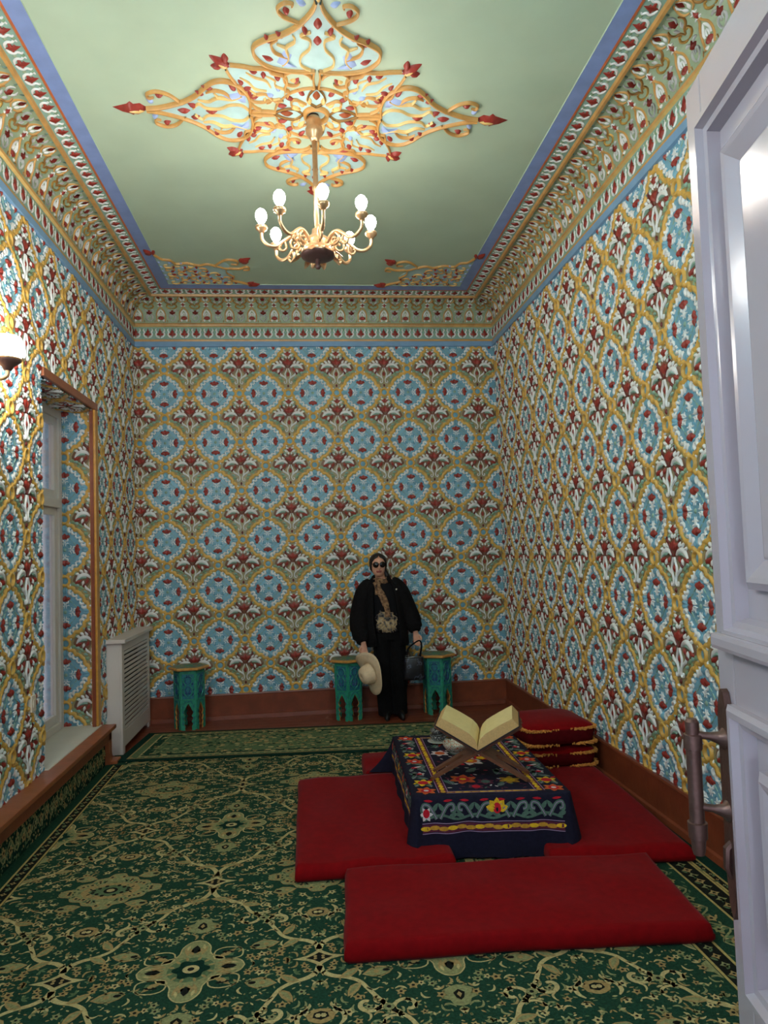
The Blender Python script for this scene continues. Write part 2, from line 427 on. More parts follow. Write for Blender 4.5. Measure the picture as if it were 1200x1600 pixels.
# ------------------------------------------------------------------ wall pattern motifs (unit = one pitch)
def lattice_mesh():
    r = Rel(P).sym('x', 'y')
    half = [(.058, .462), (.105, .432), (.112, .362), (.172, .335), (.18, .268), (.228, .228)]
    path = half+[(b, a) for a, b in half[-2::-1]]
    r.stroke(path, .072, .013, 'w_yellow', n=4)
    inn = [(a*.85, b*.85) for a, b in path[1:-1]]
    r.stroke(inn, .022, .006, 'w_tan', n=3)
    r.sym()
    r.ring(-.5, 0, .076, .05, .017, 'w_yellow', n=18); r.ring(0, -.5, .076, .05, .017, 'w_yellow', n=18)
    r.disc(-.5, 0, .046, .004, 'w_blue2', n=12); r.disc(0, -.5, .046, .004, 'w_blue2', n=12)
    return r.mesh('yellow_lattice')
def vase_mesh():
    r = Rel(P)
    half = [(0, .425), (.1, .37), (.15, .3), (.2, .26), (.26, .2), (.32, .15), (.38, .08), (.42, 0)]
    q = half+[(a, -b) for a, b in half[-2::-1]]
    q = q+[(-a, b) for a, b in q[-2:0:-1]]
    r.plate(q, .003, 'w_vground')
    r.sym('x'); z = .003
    r.s = P*1.16
    for a, b, t, Ln in ((.08, -.2, -20, .1), (.2, -.1, -60, .11), (.25, -.04, -10, .1), (.15, .22, -20, .1), (.06, .3, -30, .08), (.24, .12, -30, .09)): r.drop(a, b, R(t), Ln, .06, .005, 'w_green', z)
    # palmette in the middle
    r.leaf([(0, .065), (.028, .068), (.05, .09), (.088, .09), (.075, .12), (.085, .16), (.045, .14), (.022, .168), (0, .185)], .013, 'w_red', z, .5)
    r.drop(.015, .185, R(70), .06, .034, .01, 'w_white', z); r.drop(.06, .165, R(40), .06, .032, .01, 'w_white', z)
    # crown flower at the top
    r.leaf([(0, .235), (.025, .25), (.05, .27), (.055, .3), (.03, .295), (0, .325)], .010, 'w_red', z, .5)
    r.drop(.03, .245, R(10), .085, .045, .009, 'w_white', z, curve=.25)
    r.drop(.02, .29, R(35), .07, .035, .009, 'w_white', z)
    r.drop(.06, .225, R(-25), .07, .04, .008, 'w_teal', z)
    # great white acanthus wings
    r.leaf([(0, -.01), (.05, -.02), (.1, -.09), (.17, -.075), (.24, -.085), (.3, -.05), (.315, .01), (.28, .085), (.19, .13), (.13, .19), (.07, .2), (0, .215)], .003, 'w_vdark', z, .93)
    z += .0025
    r.stroke([(.05, .03), (.10, .07), (.165, .075), (.225, .045), (.265, -.005)], [.018, .048, .062, .058, .02], .014, 'w_white', z, 3)
    r.drop(.10, .10, R(55), .075, .045, .010, 'w_white', z); r.drop(.155, .105, R(35), .075, .045, .010, 'w_white', z)
    r.drop(.21, .085, R(10), .07, .04, .010, 'w_white', z)
    r.stroke([(.11, .035), (.17, .04), (.235, .01)], [.022, .036, .012], .012, 'w_teal', z+.003, 3)
    r.drop(.185, .01, R(-28), .115, .06, .011, 'w_red', z); r.drop(.085, .02, R(-60), .08, .05, .010, 'w_red', z)
    r.drop(.155, .0, R(-75), .075, .04, .010, 'w_white', z); r.drop(.13, -.05, R(-50), .06, .045, .010, 'w_dkred', z)
    # dark stems
    r.stroke([(.012, .02), (.05, .075), (.09, .13), (.14, .165)], [.014, .018, .016, .01], .009, 'w_dkred', z, 3)
    r.stroke([(.1, .15), (.135, .19), (.105, .215)], [.012, .03, .012], .009, 'w_dkred', z, 3)
    r.drop(.135, .175, R(50), .065, .035, .009, 'w_teal', z)
    # white loop with a red bud
    r.stroke([(.012, .01), (.03, -.04), (.05, -.09), (.04, -.15), (.022, -.2), (.03, -.25), (.058, -.262), (.068, -.232), (.05, -.222)], [.017, .018, .018, .018, .019, .019, .018, .016, .01], .012, 'w_white', z, 3)
    r.stroke([(.03, -.18), (.075, -.135), (.115, -.11), (.135, -.07)], [.012, .028, .036, .016], .011, 'w_white', z, 3)
    r.drop(.1, -.17, R(20), .07, .04, .008, 'w_teal', z); r.drop(.16, -.12, R(35), .085, .05, .008, 'w_green', z)
    r.drop(.09, -.235, R(35), .065, .04, .008, 'w_green', z)
    r.drop(.215, -.07, R(10), .07, .05, .008, 'w_teal', z)
    r.drop(.185, .205, R(-40), .08, .035, .007, 'w_tan', z)
    r.sym()
    r.leaf([(0, -.14), (.026, -.105), (.02, -.075), (0, -.05), (-.02, -.075), (-.026, -.105)], .011, 'w_red', z, .5, 2)
    r.leaf([(0, -.335), (.018, -.305), (0, -.275), (-.018, -.305)], .009, 'w_dkred', z, .5, 2)
    return r.mesh('vase_medallion')
def rosette_mesh():
    r = Rel(P).sym('x', 'y', 'd')
    # white acanthus fringe along the lattice
    r.stroke([(.098, .365), (.062, .335), (.075, .29), (.112, .285)], [.03, .054, .046, .012], .012, 'w_white', 0, 3)
    r.stroke([(.155, .325), (.12, .30), (.135, .255), (.172, .252)], [.03, .048, .042, .012], .012, 'w_white', 0, 3)
    r.stroke([(.215, .262), (.188, .25), (.185, .215), (.21, .195)], [.035, .045, .035, .012], .010, 'w_white', 0, 3)
    r.drop(.105, .395, R(115), .06, .035, .009, 'w_white')
    r.drop(.165, .205, R(60), .07, .04, .009, 'w_blue2'); r.drop(.105, .235, R(150), .06, .04, .008, 'w_blue2')
    r.drop(.055, .065, R(35), .06, .03, .007, 'w_blue2')
    # sepals and tendrils
    r.stroke([(.055, .185), (.048, .15), (.018, .145), (.012, .11), (.02, .06)], [.012, .03, .024, .014, .006], .009, 'w_white', 0, 3)
    r.stroke([(.015, .085), (.045, .11), (.075, .10)], [.010, .016, .006], .007, 'w_white', 0, 3)
    r.stroke([(.06, .2), (.1, .17), (.13, .14)], [.008, .016, .006], .006, 'w_teal', 0, 3)
    # half of the red carnation and of the blue heart
    r.leaf([(0, .168), (.052, .174), (.095, .212), (.064, .25), (.036, .238), (0, .268)], .012, 'w_red', 0, .5)
    r.leaf([(0, .28), (.034, .305), (.058, .345), (.04, .385), (0, .398)], .012, 'w_blue', 0, .5)
    r.sym()
    r.disc(0, 0, .03, .006, 'w_teal', n=10)
    return r.mesh('blue_rosette')
LAT, VAS, ROS = lattice_mesh(), vase_mesh(), rosette_mesh()

def pattern_wall(side, u0, u1, v0, v1, ring_u, pitch, holes=(), names=True, parent=None, zr=3.65):
    parent = parent or WALL[side]; su = pitch/P
    pl = [((u0, 0, 0), (-1, 0, 0)), ((u1, 0, 0), (1, 0, 0)), ((0, 0, v0), (0, 0, -1)), ((0, 0, v1), (0, 0, 1))]
    i0 = int(math.floor((u0-ring_u)/pitch))-1; i1 = int(math.ceil((u1-ring_u)/pitch))+1
    for i in range(i0, i1+1):
        for j in range(-2, 9):
            uv = ring_u+(i+.5)*pitch; v = zr-j*P
            if uv+pitch*.62 > u0 and uv-pitch*.62 < u1 and v+P*.6 > v0 and v-P*.6 < v1:
                place(parent, side, 'yellow_lattice', LAT, uv, v, su, 1, pl, holes)
                place(parent, side, 'vase_medallion', VAS, uv, v, su, 1, pl, holes)
            uu = ring_u+i*pitch; v = zr-(j+.5)*P
            if uu+pitch*.45 > u0 and uu-pitch*.45 < u1 and v+P*.45 > v0 and v-P*.45 < v1:
                place(parent, side, 'blue_rosette', ROS, uu, v, su, 1, pl, holes)
pattern_wall('back', XL+.006, XR-.006, .25, ZW, -1.4506, .5158)
pattern_wall('right', -YB+.006, -1.0, .25, ZW, -3.618, .4735)
pattern_wall('left', 2.2, YB-.006, .25, ZW, 4.398, .476, holes=[(y0-.004, y1+.004, z0-.4, z1+.004)])

# window reveal: far cheek, near cheek, soffit carry the same ornament
pl = [((XL-.29, 0, 0), (-1, 0, 0)), ((XL, 0, 0), (1, 0, 0)), ((0, 0, z0), (0, 0, -1)), ((0, 0, z1), (0, 0, 1))]
FR['cheek'] = (0, (0, y1, 0))
for j in range(-1, 8):
    for nm, me, du, dv in (('yellow_lattice', LAT, 0, 0), ('vase_medallion', VAS, 0, 0), ('blue_rosette', ROS, -.47/2, -P/2), ('blue_rosette', ROS, .47/2, -P/2), ('yellow_lattice', LAT, -.47, 0)):
        o = place(wall_left, 'cheek', nm, me, XL-.02+du, 2.55-j*P+dv, .47/P, 1, pl)
# soffit: lay the rosettes flat under the head of the opening
def soffit():
    T = Matrix.Translation((XL-.1, 0, z1)) @ Matrix.Rotation(-PI/2, 4, 'X')
    for k in range(4):
        for nm, me, dx, dy in (('blue_rosette', ROS, -.05, 0), ('vase_medallion', VAS, -.05, P/2), ('yellow_lattice', LAT, -.05, P/2)):
            m2 = me.copy(); m2.transform(Matrix.Translation((XL+dx-.08, y0+.2+k*P+dy, z1)) @ Matrix.Rotation(PI/2, 4, 'X'))
            m3 = clip_mesh(m2, [((XL-.29, 0, 0), (-1, 0, 0)), ((XL-.002, 0, 0), (1, 0, 0)), ((0, y0, 0), (0, -1, 0)), ((0, y1, 0), (0, 1, 0))])
            bpy.data.meshes.remove(m2)
            if m3:
                m3.flip_normals(); link(bpy.data.objects.new(nm, m3), wall_left)
soffit()

# ------------------------------------------------------------------ cornice (trim) : profile (inset c, z)
ca, zb, ra, rb = .215, 4.145, .197, .225
cove = [(ca-ra*cos(t*PI/2/14), zb+rb*sin(t*PI/2/14)) for t in range(15)]
prof = [(0, ZW, 'band'), (.022, ZW+.004, 'band'), (.022, 3.945, 'band'), (.012, 3.95, 'c_gold'), (.016, 3.968, 'c_gold'), (.006, 3.975, 'w_teal'),
        (.006, 4.105, 'c_goldl'), (.026, 4.112, 'c_gold'), (.03, 4.128, 'c_gold'), (cove[0][0], cove[0][1], 'c_ground')]
prof += [(c, z, 'c_ground') for c, z in cove[1:-1]]+[(cove[-1][0], cove[-1][1], 'c_gold')]
prof += [(ca+.006, 4.352, 'c_gold'), (ca+.026, 4.352, 'c_gold'), (ca+.032, 4.372, 'w_teal'), (.345, 4.39, 'c_gold'), (.35, 4.384, 'c_orange'), (.364, 4.386, 'c_strip'), (.455, 4.393, 'c_green'), (.458, 4.4, 'c_green')]
def cornice(name, side, u0, u1, label):
    rz, org = FR[side]; vs = []; fs = []; mi = []; mn = []
    for c, z, m in prof: vs += [(u0+c, -c, z), (u1-c, -c, z)]
    for i in range(len(prof)-1):
        fs.append((2*i, 2*i+1, 2*i+3, 2*i+2)); m = prof[i][2]
        if m not in mn: mn.append(m)
        mi.append(mn.index(m))
    o = meshobj(name, vs, fs, mn, None, mi)
    o.matrix_world = Matrix.Translation(org) @ Matrix.Rotation(rz, 4, 'Z'); tag(o, label, kind='structure')
    return o
# arc length table of the cove
AL = [0]
for a, b in zip(cove[:-1], cove[1:]): AL.append(AL[-1]+math.hypot(b[0]-a[0], b[1]-a[1]))
LC = AL[-1]
def cove_map(x, y, h):
    t = max(0, min(.9999, y/LC)); s = t*LC; i = 0
    while i < len(AL)-2 and AL[i+1] < s: i += 1
    th = (i+(s-AL[i])/(AL[i+1]-AL[i]))*PI/2/14
    c, z = ca-ra*cos(th), zb+rb*sin(th); nx, nz = cos(th)/ra, -sin(th)/rb; L = math.hypot(nx, nz)
    return (x, -(c+nx/L*h), z+nz/L*h)
CW = .2355
def cove_mesh():
    r = Rel(1).sym('x'); w = CW; q = w/2
    # column A (x = 0): inverted flower under a white arch, gold drop outline, star, diamond
    r.leaf([(0, .03), (.022, .038), (.034, .05), (.022, .064), (0, .074)], .008, 'w_red', 0, .5)
    r.stroke([(.026, .07), (.03, .09), (.018, .115), (0.001, .135)], [0.0087, 0.0174, 0.0174, 0.0087], .008, 'w_white', 0, 3)
    r.stroke([(.006, .07), (.012, .085), (.003, .105)], [0.0058, 0.0145, 0.0058], .007, 'w_white', 0, 3)
    r.drop(.012, .024, R(5), .038, .022, .007, 'w_white')
    r.stroke([(.038, .012), (.046, .05), (.046, .09), (.034, .125), (.012, .15), (.004, .17)], .012, .009, 'c_gold', 0, 3)
    r.leaf([(0, .165), (.006, .182), (.022, .19), (.006, .197), (0, .215)], .009, 'w_red', 0, .5)
    r.stroke([(.028, .208), (.012, .203), (.004, .222)], [0.0058, 0.0116, 0.0058], .007, 'w_white', 0, 2)
    r.stroke([(.028, .172), (.012, .177), (.004, .158)], [0.0058, 0.0116, 0.0058], .007, 'w_white', 0, 2)
    r.leaf([(0, .258), (.018, .284), (0, .316), (-.018, .284)], .008, 'w_red', 0, .5)
    r.stroke([(.012, .222), (.04, .235), (.046, .262), (.03, .295), (.012, .318)], [0.0087, 0.0145, 0.0145, 0.0116, 0.0072], .008, 'c_gold', 0, 3)
    r.stroke([(.02, .262), (.026, .29), (.012, .305)], [0.0058, 0.0130, 0.0058], .006, 'w_white', 0, 2)
    r.drop(.006, .232, R(60), .038, .022, .007, 'w_white')
    # column B (x = half): white heart, carnation, wings, gold scrolls, upper flower
    B = q
    for s in (-1, 1):
        r2 = s
        r.stroke([(B, .018), (B+s*.02, .035), (B+s*.032, .062), (B+s*.022, .085), (B+s*.006, .08), (B+s*.008, .06)], [0.0087, 0.0145, 0.0174, 0.0159, 0.0116, 0.0058], .008, 'w_white', 0, 3)
        r.stroke([(B+s*.012, .118), (B+s*.034, .13), (B+s*.052, .124)], [0.0087, 0.0203, 0.0072], .008, 'w_white', 0, 2)
        r.stroke([(B+s*.004, .148), (B+s*.03, .152), (B+s*.05, .17), (B+s*.04, .192), (B+s*.022, .186)], [0.0087, 0.0145, 0.0159, 0.0145, 0.0072], .008, 'w_yellow', 0, 3)
        r.stroke([(B+s*.002, .175), (B+s*.02, .2), (B+s*.048, .21), (B+s*.064, .235), (B+s*.05, .26)], [0.0087, 0.0130, 0.0145, 0.0145, 0.0072], .008, 'c_gold', 0, 3)
        r.stroke([(B+s*.012, .245), (B+s*.03, .262), (B+s*.034, .285), (B+s*.018, .305)], [0.0058, 0.0145, 0.0145, 0.0058], .007, 'w_white', 0, 2)
        r.drop(B+s*.01, .205, R(90-s*40), .042, .024, .007, 'w_white')
        r.stroke([(B+s*.05, .005), (B+s*.058, .03)], [0.0058, 0.0087], .005, 'c_gold', 0, 2)
        r.drop(B+s*.04, .3, R(90-s*20), .035, .014, .005, 'w_teal')
    r.leaf([(B-.034, .108), (B-.016, .09), (B, .084), (B+.016, .09), (B+.034, .108), (B+.016, .118), (B, .136), (B-.016, .118)], .009, 'w_red', 0, .5)
    r.leaf([(B-.028, .258), (B-.016, .236), (B+.016, .236), (B+.028, .258), (B+.014, .276), (B, .288), (B-.014, .276)], .009, 'w_red', 0, .5)
    r.sym()
    # keep a single column B: drop the mirrored duplicate by shifting into one period
    return r.mesh('cove_ornament', cove_map)
def frieze_mesh(name, zlo, zhi, clo, chi):
    """small repeating red sprig in a white lobed cup; maps y in 0..1 between two profile points"""
    Lh = math.hypot(zhi-zlo, chi-clo); k = Lh
    nx, nz = (zhi-zlo)/Lh, -(chi-clo)/Lh
    def mp(x, y, h): return (x, -(clo+(chi-clo)*y/k+nx*h), zlo+(zhi-zlo)*y/k+nz*h)
    r = Rel(1).sym('x'); g = k/.13
    r.stroke([(.004, .016*g), (.028, .026*g), (.043, .052*g), (.036, .078*g), (.05, .1*g), (.036, .112*g)], [.008, .016, .017, .015, .013, .006], .006, 'w_white', 0, 3)
    r.leaf([(0, .012*g), (.007, .036*g), (.036, .046*g), (.036, .06*g), (.01, .068*g), (.02, .082*g), (.007, .092*g), (0, .122*g)], .008, 'w_red', 0, .45)
    r.leaf([(.062, .118*g), (.047, .105*g), (.053, .088*g), (.062, .084*g)], .006, 'w_green', 0, .5)
    r.leaf([(.062, .03*g), (.054, .045*g), (.062, .065*g)], .005, 'c_ground', 0, .5)
    return r.mesh(name, mp)
COVE = cove_mesh(); FRZ1 = frieze_mesh('frieze_flower', 3.975, 4.105, .006, .006); FRZ2 = frieze_mesh('upper_frieze_flower', 4.372, 4.39, ca+.032, .345)
def dress_cornice(o, side, u0, u1):
    pl = [((u0, 0, 0), (-1, -1, 0)), ((u1, 0, 0), (1, -1, 0))]     # mitres: x+y >= u0 , x-y <= u1
    for nm, me, w, ph in (('cove_ornament', COVE, CW, .06), ('frieze_flower', FRZ1, .1245, .03), ('upper_frieze_flower', FRZ2, .1245, .02)):
        n = int((u1-u0)/w)+2
        for i in range(-1, n):
            u = u0+ph+i*w
            vs = [v.co+Vector((u, 0, 0)) for v in me.vertices]
            ins = [all((q-Vector(p[0])).dot(Vector(p[1])) <= 1e-6 for p in pl) for q in vs]
            if not any(ins): continue
            if all(ins):
                ob = bpy.data.objects.new(nm, me); link(ob, o); ob.location = (u, 0, 0)
            else:
                m2 = me.copy(); m2.transform(Matrix.Translation((u, 0, 0))); m3 = clip_mesh(m2, pl); bpy.data.meshes.remove(m2)
                if m3: link(bpy.data.objects.new(nm, m3), o)
tb = cornice('trim_1', 'back', XL, XR, 'ornate coved cornice above the far wall')
tl = cornice('trim_2', 'left', YF, YB, 'ornate coved cornice above the window wall')
tr = cornice('trim_3', 'right', -YB, -YF, 'ornate coved cornice above the wall beside the red cushions')
tf = cornice('trim_4', 'front', -XR, -XL, 'ornate coved cornice above the doorway')
dress_cornice(tb, 'back', XL, XR); dress_cornice(tl, 'left', YF, YB); dress_cornice(tr, 'right', -YB, -YF)

# ------------------------------------------------------------------ baseboards
def baseboard(name, side, u0, u1, label):
    rz, org = FR[side]
    pf = [(0, .262), (.03, .262), (.034, .25), (.026, .243), (.024, .05), (.042, .044), (.048, .0)]
    vs = []; fs = []
    for c, z in pf: vs += [(u0+c, -c, z), (u1-c, -c, z)]
    for i in range(len(pf)-1): fs.append((2*i+1, 2*i, 2*i+2, 2*i+3))
    fs = [tuple(reversed(f)) for f in fs]
    o = meshobj(name, vs, [tuple(reversed(f)) for f in fs], 'wood'); o.matrix_world = Matrix.Translation(org) @ Matrix.Rotation(rz, 4, 'Z')
    tag(o, label, kind='structure'); return o
baseboard('baseboard_back', 'back', XL, XR, 'tall brown wooden baseboard behind the small tables')
baseboard('baseboard_right', 'right', -YB, -YF, 'tall brown wooden baseboard beside the red cushions')
baseboard('baseboard_left', 'left', 6.2, YB, 'brown wooden baseboard behind the radiator cover')

# ------------------------------------------------------------------ ceiling ornaments
def cmap(cx, cy, sx=1, sy=1, z=ZC):
    return lambda x, y, h: (cx+x*sx, cy+y*sy, z-h)
RC = (.125, 4.235)
G, GL, RD, PB = 'c_gold', 'c_goldl', 'w_red', 'c_pale'
def lobe(axis, L, wid):
    """heart shaped arm of the ceiling rose along +t, symmetrical in s"""
    r = Rel(1); k = 1
    def tm(t): return t if t < .6 else .6+(t-.6)*(L-.6)/.62
    out = [(.405, .01), (.395, .08), (.405, .17), (.44, .24), (.51, .285), (.58, .28), (.64, .23), (.70, .155), (.78, .092), (.87, .048), (.95, .02), (1.02, .008)]
    out = [(tm(t), s*wid/.28) for t, s in out]
    fill = cr(out, 4)
    r.plate([p for p in fill]+[(t, -s) for t, s in fill[::-1]], .006, PB)
    r.sym('y'); z = .006
    W_ = wid/.28
    def p(*a): return [(tm(t), s*W_) for t, s in a]
    r.stroke(out, .02, .026, G, 0, 5)
    r.stroke([(.25, .012), (.33, .02), (.405, .012)], .014, .02, G, 0, 4)
    # inner strap work, leaves and buds
    r.stroke(p((.41, .03), (.45, .075), (.52, .072), (.58, .035), (.66, .035), (.70, .075), (.74, .03)), .012, .016, GL, z, 4)
    r.stroke(p((.44, .16), (.50, .13), (.58, .14), (.64, .10), (.70, .11)), [.008, .013, .015, .012, .005], .02, GL, z, 4)
    r.stroke(p((.50, .13), (.54, .19), (.60, .205), (.645, .175)), [.007, .013, .013, .004], .02, G, z, 4)
    r.stroke(p((.58, .14), (.60, .18)), [.012, .006], .018, GL, z, 2)
    for t, s, a, Ln in ((.47, .2, 60, .07), (.60, .21, 20, .07), (.66, .15, 40, .06)):
        r.drop(tm(t), s*W_, R(a), Ln, .032, .014, RD, z)
    r.leaf(p((.42, .09), (.46, .13), (.52, .115), (.55, .15), (.50, .17), (.455, .185), (.42, .15)), .012, 'c_blue', z, .6)
    r.drop(tm(.71), .05*W_, R(15), .06, .03, .018, RD, z)
    # outward curls beyond the neck
    r.stroke(p((.80, .06), (.86, .14), (.93, .17), (.99, .14), (.985, .105), (.955, .11)), [.012, .015, .015, .014, .012, .007], .02, G, 0, 4)
    r.drop(tm(.945), .14*W_, R(200), .05, .035, .018, RD)
    r.drop(tm(.97), .05*W_, R(60), .06, .035, .014, 'c_blue')
    # base scrolls (open green eyes beside the arm)
    r.spiral(.31, .125, .098, .03, R(-75), R(-75)+5.6, [.013, .013, .008], .02, G, 0, 22)
    r.drop(.28, .13, R(-30), .055, .03, .014, RD); r.drop(.31, .11, R(100), .045, .025, .014, GL)
    r.drop(.395, .14, R(95), .1, .03, .014, RD)
    r.sym()
    # tip flower
    t0 = tm(1.03)
    r.leaf([(t0-.02, 0), (t0+.02, .045), (t0+.06, .035), (t0+.075, .06), (t0+.10, .035), (L, 0), (t0+.10, -.035), (t0+.075, -.06), (t0+.06, -.035), (t0+.02, -.045)], .028, RD, 0, .5)
    r.drop(t0, 0, 0, .11, .035, .012, GL, .022)
    r.drop(.60, 0, 0, .07, .045, .014, RD, z); r.drop(tm(.76), 0, 0, .08, .045, .016, RD, z)
    return r
def diag():
    """kite shaped diagonal arm along +t"""
    r = Rel(1)
    out = [(.24, .02), (.26, .06), (.29, .06), (.32, .12), (.37, .15), (.43, .125), (.47, .135), (.53, .085), (.58, .06), (.64, .02)]
    f = cr(out, 4); r.plate(f+[(t, -s) for t, s in f[::-1]], .006, PB)
    r.sym('y'); z = .006
    r.stroke(out, .015, .022, G, 0, 4)
    r.stroke([(.26, .02), (.29, .06), (.35, .05), (.38, .085), (.44, .08)], [.007, .011, .011, .01, .004], .014, GL, z, 4)
    r.stroke([(.36, .02), (.42, .05), (.48, .03), (.54, .03)], [.007, .011, .01, .004], .014, GL, z, 4)
    r.drop(.36, .1, R(30), .06, .035, .016, RD, z); r.drop(.44, .06, R(50), .05, .03, .016, RD, z); r.drop(.30, .03, R(20), .05, .03, .014, 'c_blue', z)
    r.drop(.49, .07, R(-20), .05, .028, .014, RD, z)
    r.drop(.66, .01, R(50), .075, .04, .022, RD)
    r.sym(); r.drop(.62, 0, 0, .14, .06, .026, RD); r.drop(.64, 0, 0, .07, .025, .012, GL, .02)
    return r
def centre():
    r = Rel(1)
    r.disc(0, 0, .24, .004, PB, n=32, lobes=8, amp=.12)
    r.sym('x', 'y')
    for a in (0, 90):
        c, s = cos(R(a)), sin(R(a))
        r.drop(c*.14, s*.14, R(a), .08, .045, .014, 'c_orange', .004)
        r.stroke([(c*.08-s*.0, s*.08), (c*.13-s*.05, s*.13+c*.05), (c*.2-s*.04, s*.2+c*.04), (c*.26, s*.26)], .010, .014, G, .004, 4)
        r.stroke([(c*.08+s*.0, s*.08), (c*.13+s*.05, s*.13-c*.05), (c*.2+s*.04, s*.2-c*.04), (c*.26, s*.26)], .010, .014, G, .004, 4)
    for a in (22, 45, 68):
        c, s = cos(R(a)), sin(R(a))
        r.drop(c*.1, s*.1, R(a+12), .08, .035, .016, GL, .004); r.drop(c*.19, s*.19, R(a-15), .07, .03, .014, RD, .004)
    r.stroke([(.06, .10), (.12, .14), (.15, .12), (.14, .06), (.10, .06)], [.01, .014, .014, .012, .006], .016, G, .004, 4)
    r.sym(); r.ring(0, 0, .07, .03, .025, G, .004, 20); r.ring(0, 0, .25, .012, .016, G, 0, 40)
    return r
def put_ceiling(name, r, cx, cy, ang):
    me = r.mesh(name, lambda x, y, h: (cx+x*cos(ang)-y*sin(ang), cy+x*sin(ang)+y*cos(ang), ZC-h), True)
    return link(bpy.data.objects.new(name, me), ceil)
put_ceiling('ceiling_rose_centre', centre(), RC[0], RC[1], 0)
put_ceiling('ceiling_rose_arm', lobe('x', 1.22, .28), RC[0], RC[1], 0); put_ceiling('ceiling_rose_arm', lobe('x', 1.22, .28), RC[0], RC[1], PI)
put_ceiling('ceiling_rose_arm', lobe('y', .985, .335), RC[0], RC[1], PI/2); put_ceiling('ceiling_rose_arm', lobe('y', 1.05, .335), RC[0], RC[1], -PI/2)
for a in (39.5, 180-39.5, 180+39.5, -39.5): put_ceiling('ceiling_rose_diagonal_arm', diag(), RC[0], RC[1], R(a))
def corner_piece():
    r = Rel(1)
    f = cr([(0, .70), (.05, .60), (.12, .58), (.16, .50), (.26, .52), (.36, .47), (.44, .50), (.52, .46), (.60, .52), (.64, .44), (.60, .36), (.64, .28), (.66, .2), (.62, .12), (.72, .06), (.80, 0)], 3)
    r.plate([(0, 0)]+f[::-1], .005, PB); z = .005
    r.stroke([(0, .70), (.05, .60), (.12, .58), (.16, .50), (.26, .52), (.36, .47), (.44, .50), (.52, .46)], .014, .02, G, 0, 4)
    r.stroke([(.52, .46), (.60, .40), (.60, .30), (.66, .2), (.62, .12), (.72, .06), (.80, 0)], .014, .02, G, 0, 4)
    r.stroke([(.5, .45), (.62, .60), (.72, .58), (.72, .50), (.66, .50)], [.013, .015, .014, .011, .006], .02, G, 0, 4)
    r.stroke([(.56, .42), (.72, .40), (.80, .45), (.82, .38), (.76, .36)], [.013, .015, .014, .011, .006], .02, G, 0, 4)
    for i in range(6):
        for j in range(5):
            x, y = .07+i*.105, .06+j*.1
            if x/.75+y/.7 > 1.15: continue
            s = 1 if (i+j) % 2 else -1
            r.spiral(x, y, .055, .012, R(40*i), R(40*i)+s*5.2, [.011, .005], .014, G if j % 2 else GL, z, 14)
            r.drop(x+.05, y-.02, R(35+60*j), .05, .026, .012, RD, z); r.drop(x-.05, y+.05, R(120+30*i), .04, .024, .01, 'c_blue', z)
    for x, y, a in ((.80, .55, 38), (.04, .70, 110), (.82, .02, -10)):
        r.drop(x-.06, y, R(a), .14, .07, .026, RD); r.drop(x-.05, y, R(a+40), .08, .04, .022, RD); r.drop(x-.05, y, R(a-40), .08, .04, .022, RD)
    return r
for sx, sy, cx, cy in ((1, -1, XL+.46, YB-.46), (-1, -1, XR-.46, YB-.46), (1, 1, XL+.46, YF+.46), (-1, 1, XR-.46, YF+.46)):
    me = corner_piece().mesh('ceiling_corner_ornament', lambda x, y, h: (cx+x*sx, cy+y*sy, ZC-h), sx*sy > 0)
    link(bpy.data.objects.new('ceiling_corner_ornament', me), ceil)

# ------------------------------------------------------------------ window, sill, step
win = empty('window_1', (XW, (y0+y1)/2, z0)); tag(win, 'tall white casement window with transom in the left wall', kind='structure')
def wpart(name, lst, m='white_paint', parent=win, bev=.006):
    bm = bmesh.new()
    for b in lst: add_box(bm, *b, bev)
    o = bm_obj(name, bm, m, parent); o.matrix_parent_inverse = Matrix.Translation(win.location).inverted(); return o
ZT = 2.12
wf = wpart('window_frame', [(XW-.05, XW+.03, y0, y0+.075, z0, z1), (XW-.05, XW+.03, y1-.075, y1, z0, z1), (XW-.05, XW+.03, y0+.075, y1-.075, z1-.075, z1), (XW-.05, XW+.03, y0+.075, y1-.075, z0, z0+.06)])
wpart('transom', [(XW-.05, XW+.045, y0+.075, y1-.075, ZT, ZT+.075)])
ym = (y0+y1)/2
wpart('mullion', [(XW-.05, XW+.035, ym-.035, ym+.035, z0+.06, z1-.075)])
for a, b in ((y0+.075, ym-.035), (ym+.035, y1-.075)):
    for c, d in ((z0+.06, ZT), (ZT+.075, z1-.075)):
        wpart('casement', [(XW-.035, XW+.012, a, a+.06, c, d), (XW-.035, XW+.012, b-.06, b, c, d), (XW-.035, XW+.012, a+.06, b-.06, d-.06, d), (XW-.035, XW+.012, a+.06, b-.06, c, c+.07)], bev=.004)
        wpart('pane', [(XW-.016, XW-.01, a+.05, b-.05, c+.06, d-.05)], 'pane_glass', bev=0)
sill = box('trim_5', XW+.03, XL+.03, y0+.002, y1-.002, z0-.03, z0+.006, 'white_sill', None, .008); tag(sill, 'wide white window sill board', kind='structure')
trim = boxes('trim_6', [(XL-.002, XL+.02, y1-.075, y1+.0, z0, z1), (XL-.002, XL+.02, y0, y1, z1-.0, z1+.065), (XL-.002, XL+.02, y1, y1+.0, z0, z1)], 'gold_frame', None, 0)
bpy.data.objects.remove(trim)
trim = boxes('trim_6', [(XL-.03, XL+.022, y1-.07, y1+.008, z0+.006, z1-.0)], 'gold_frame', None, .006); tag(trim, 'golden yellow moulding down the far edge of the window recess', kind='structure')
trim2 = boxes('trim_7', [(XL-.03, XL+.022, y0-.004, y1+.008, z1-.0, z1+.062)], 'wood_lit', None, .006); tag(trim2, 'orange brown moulding over the window recess', kind='structure')
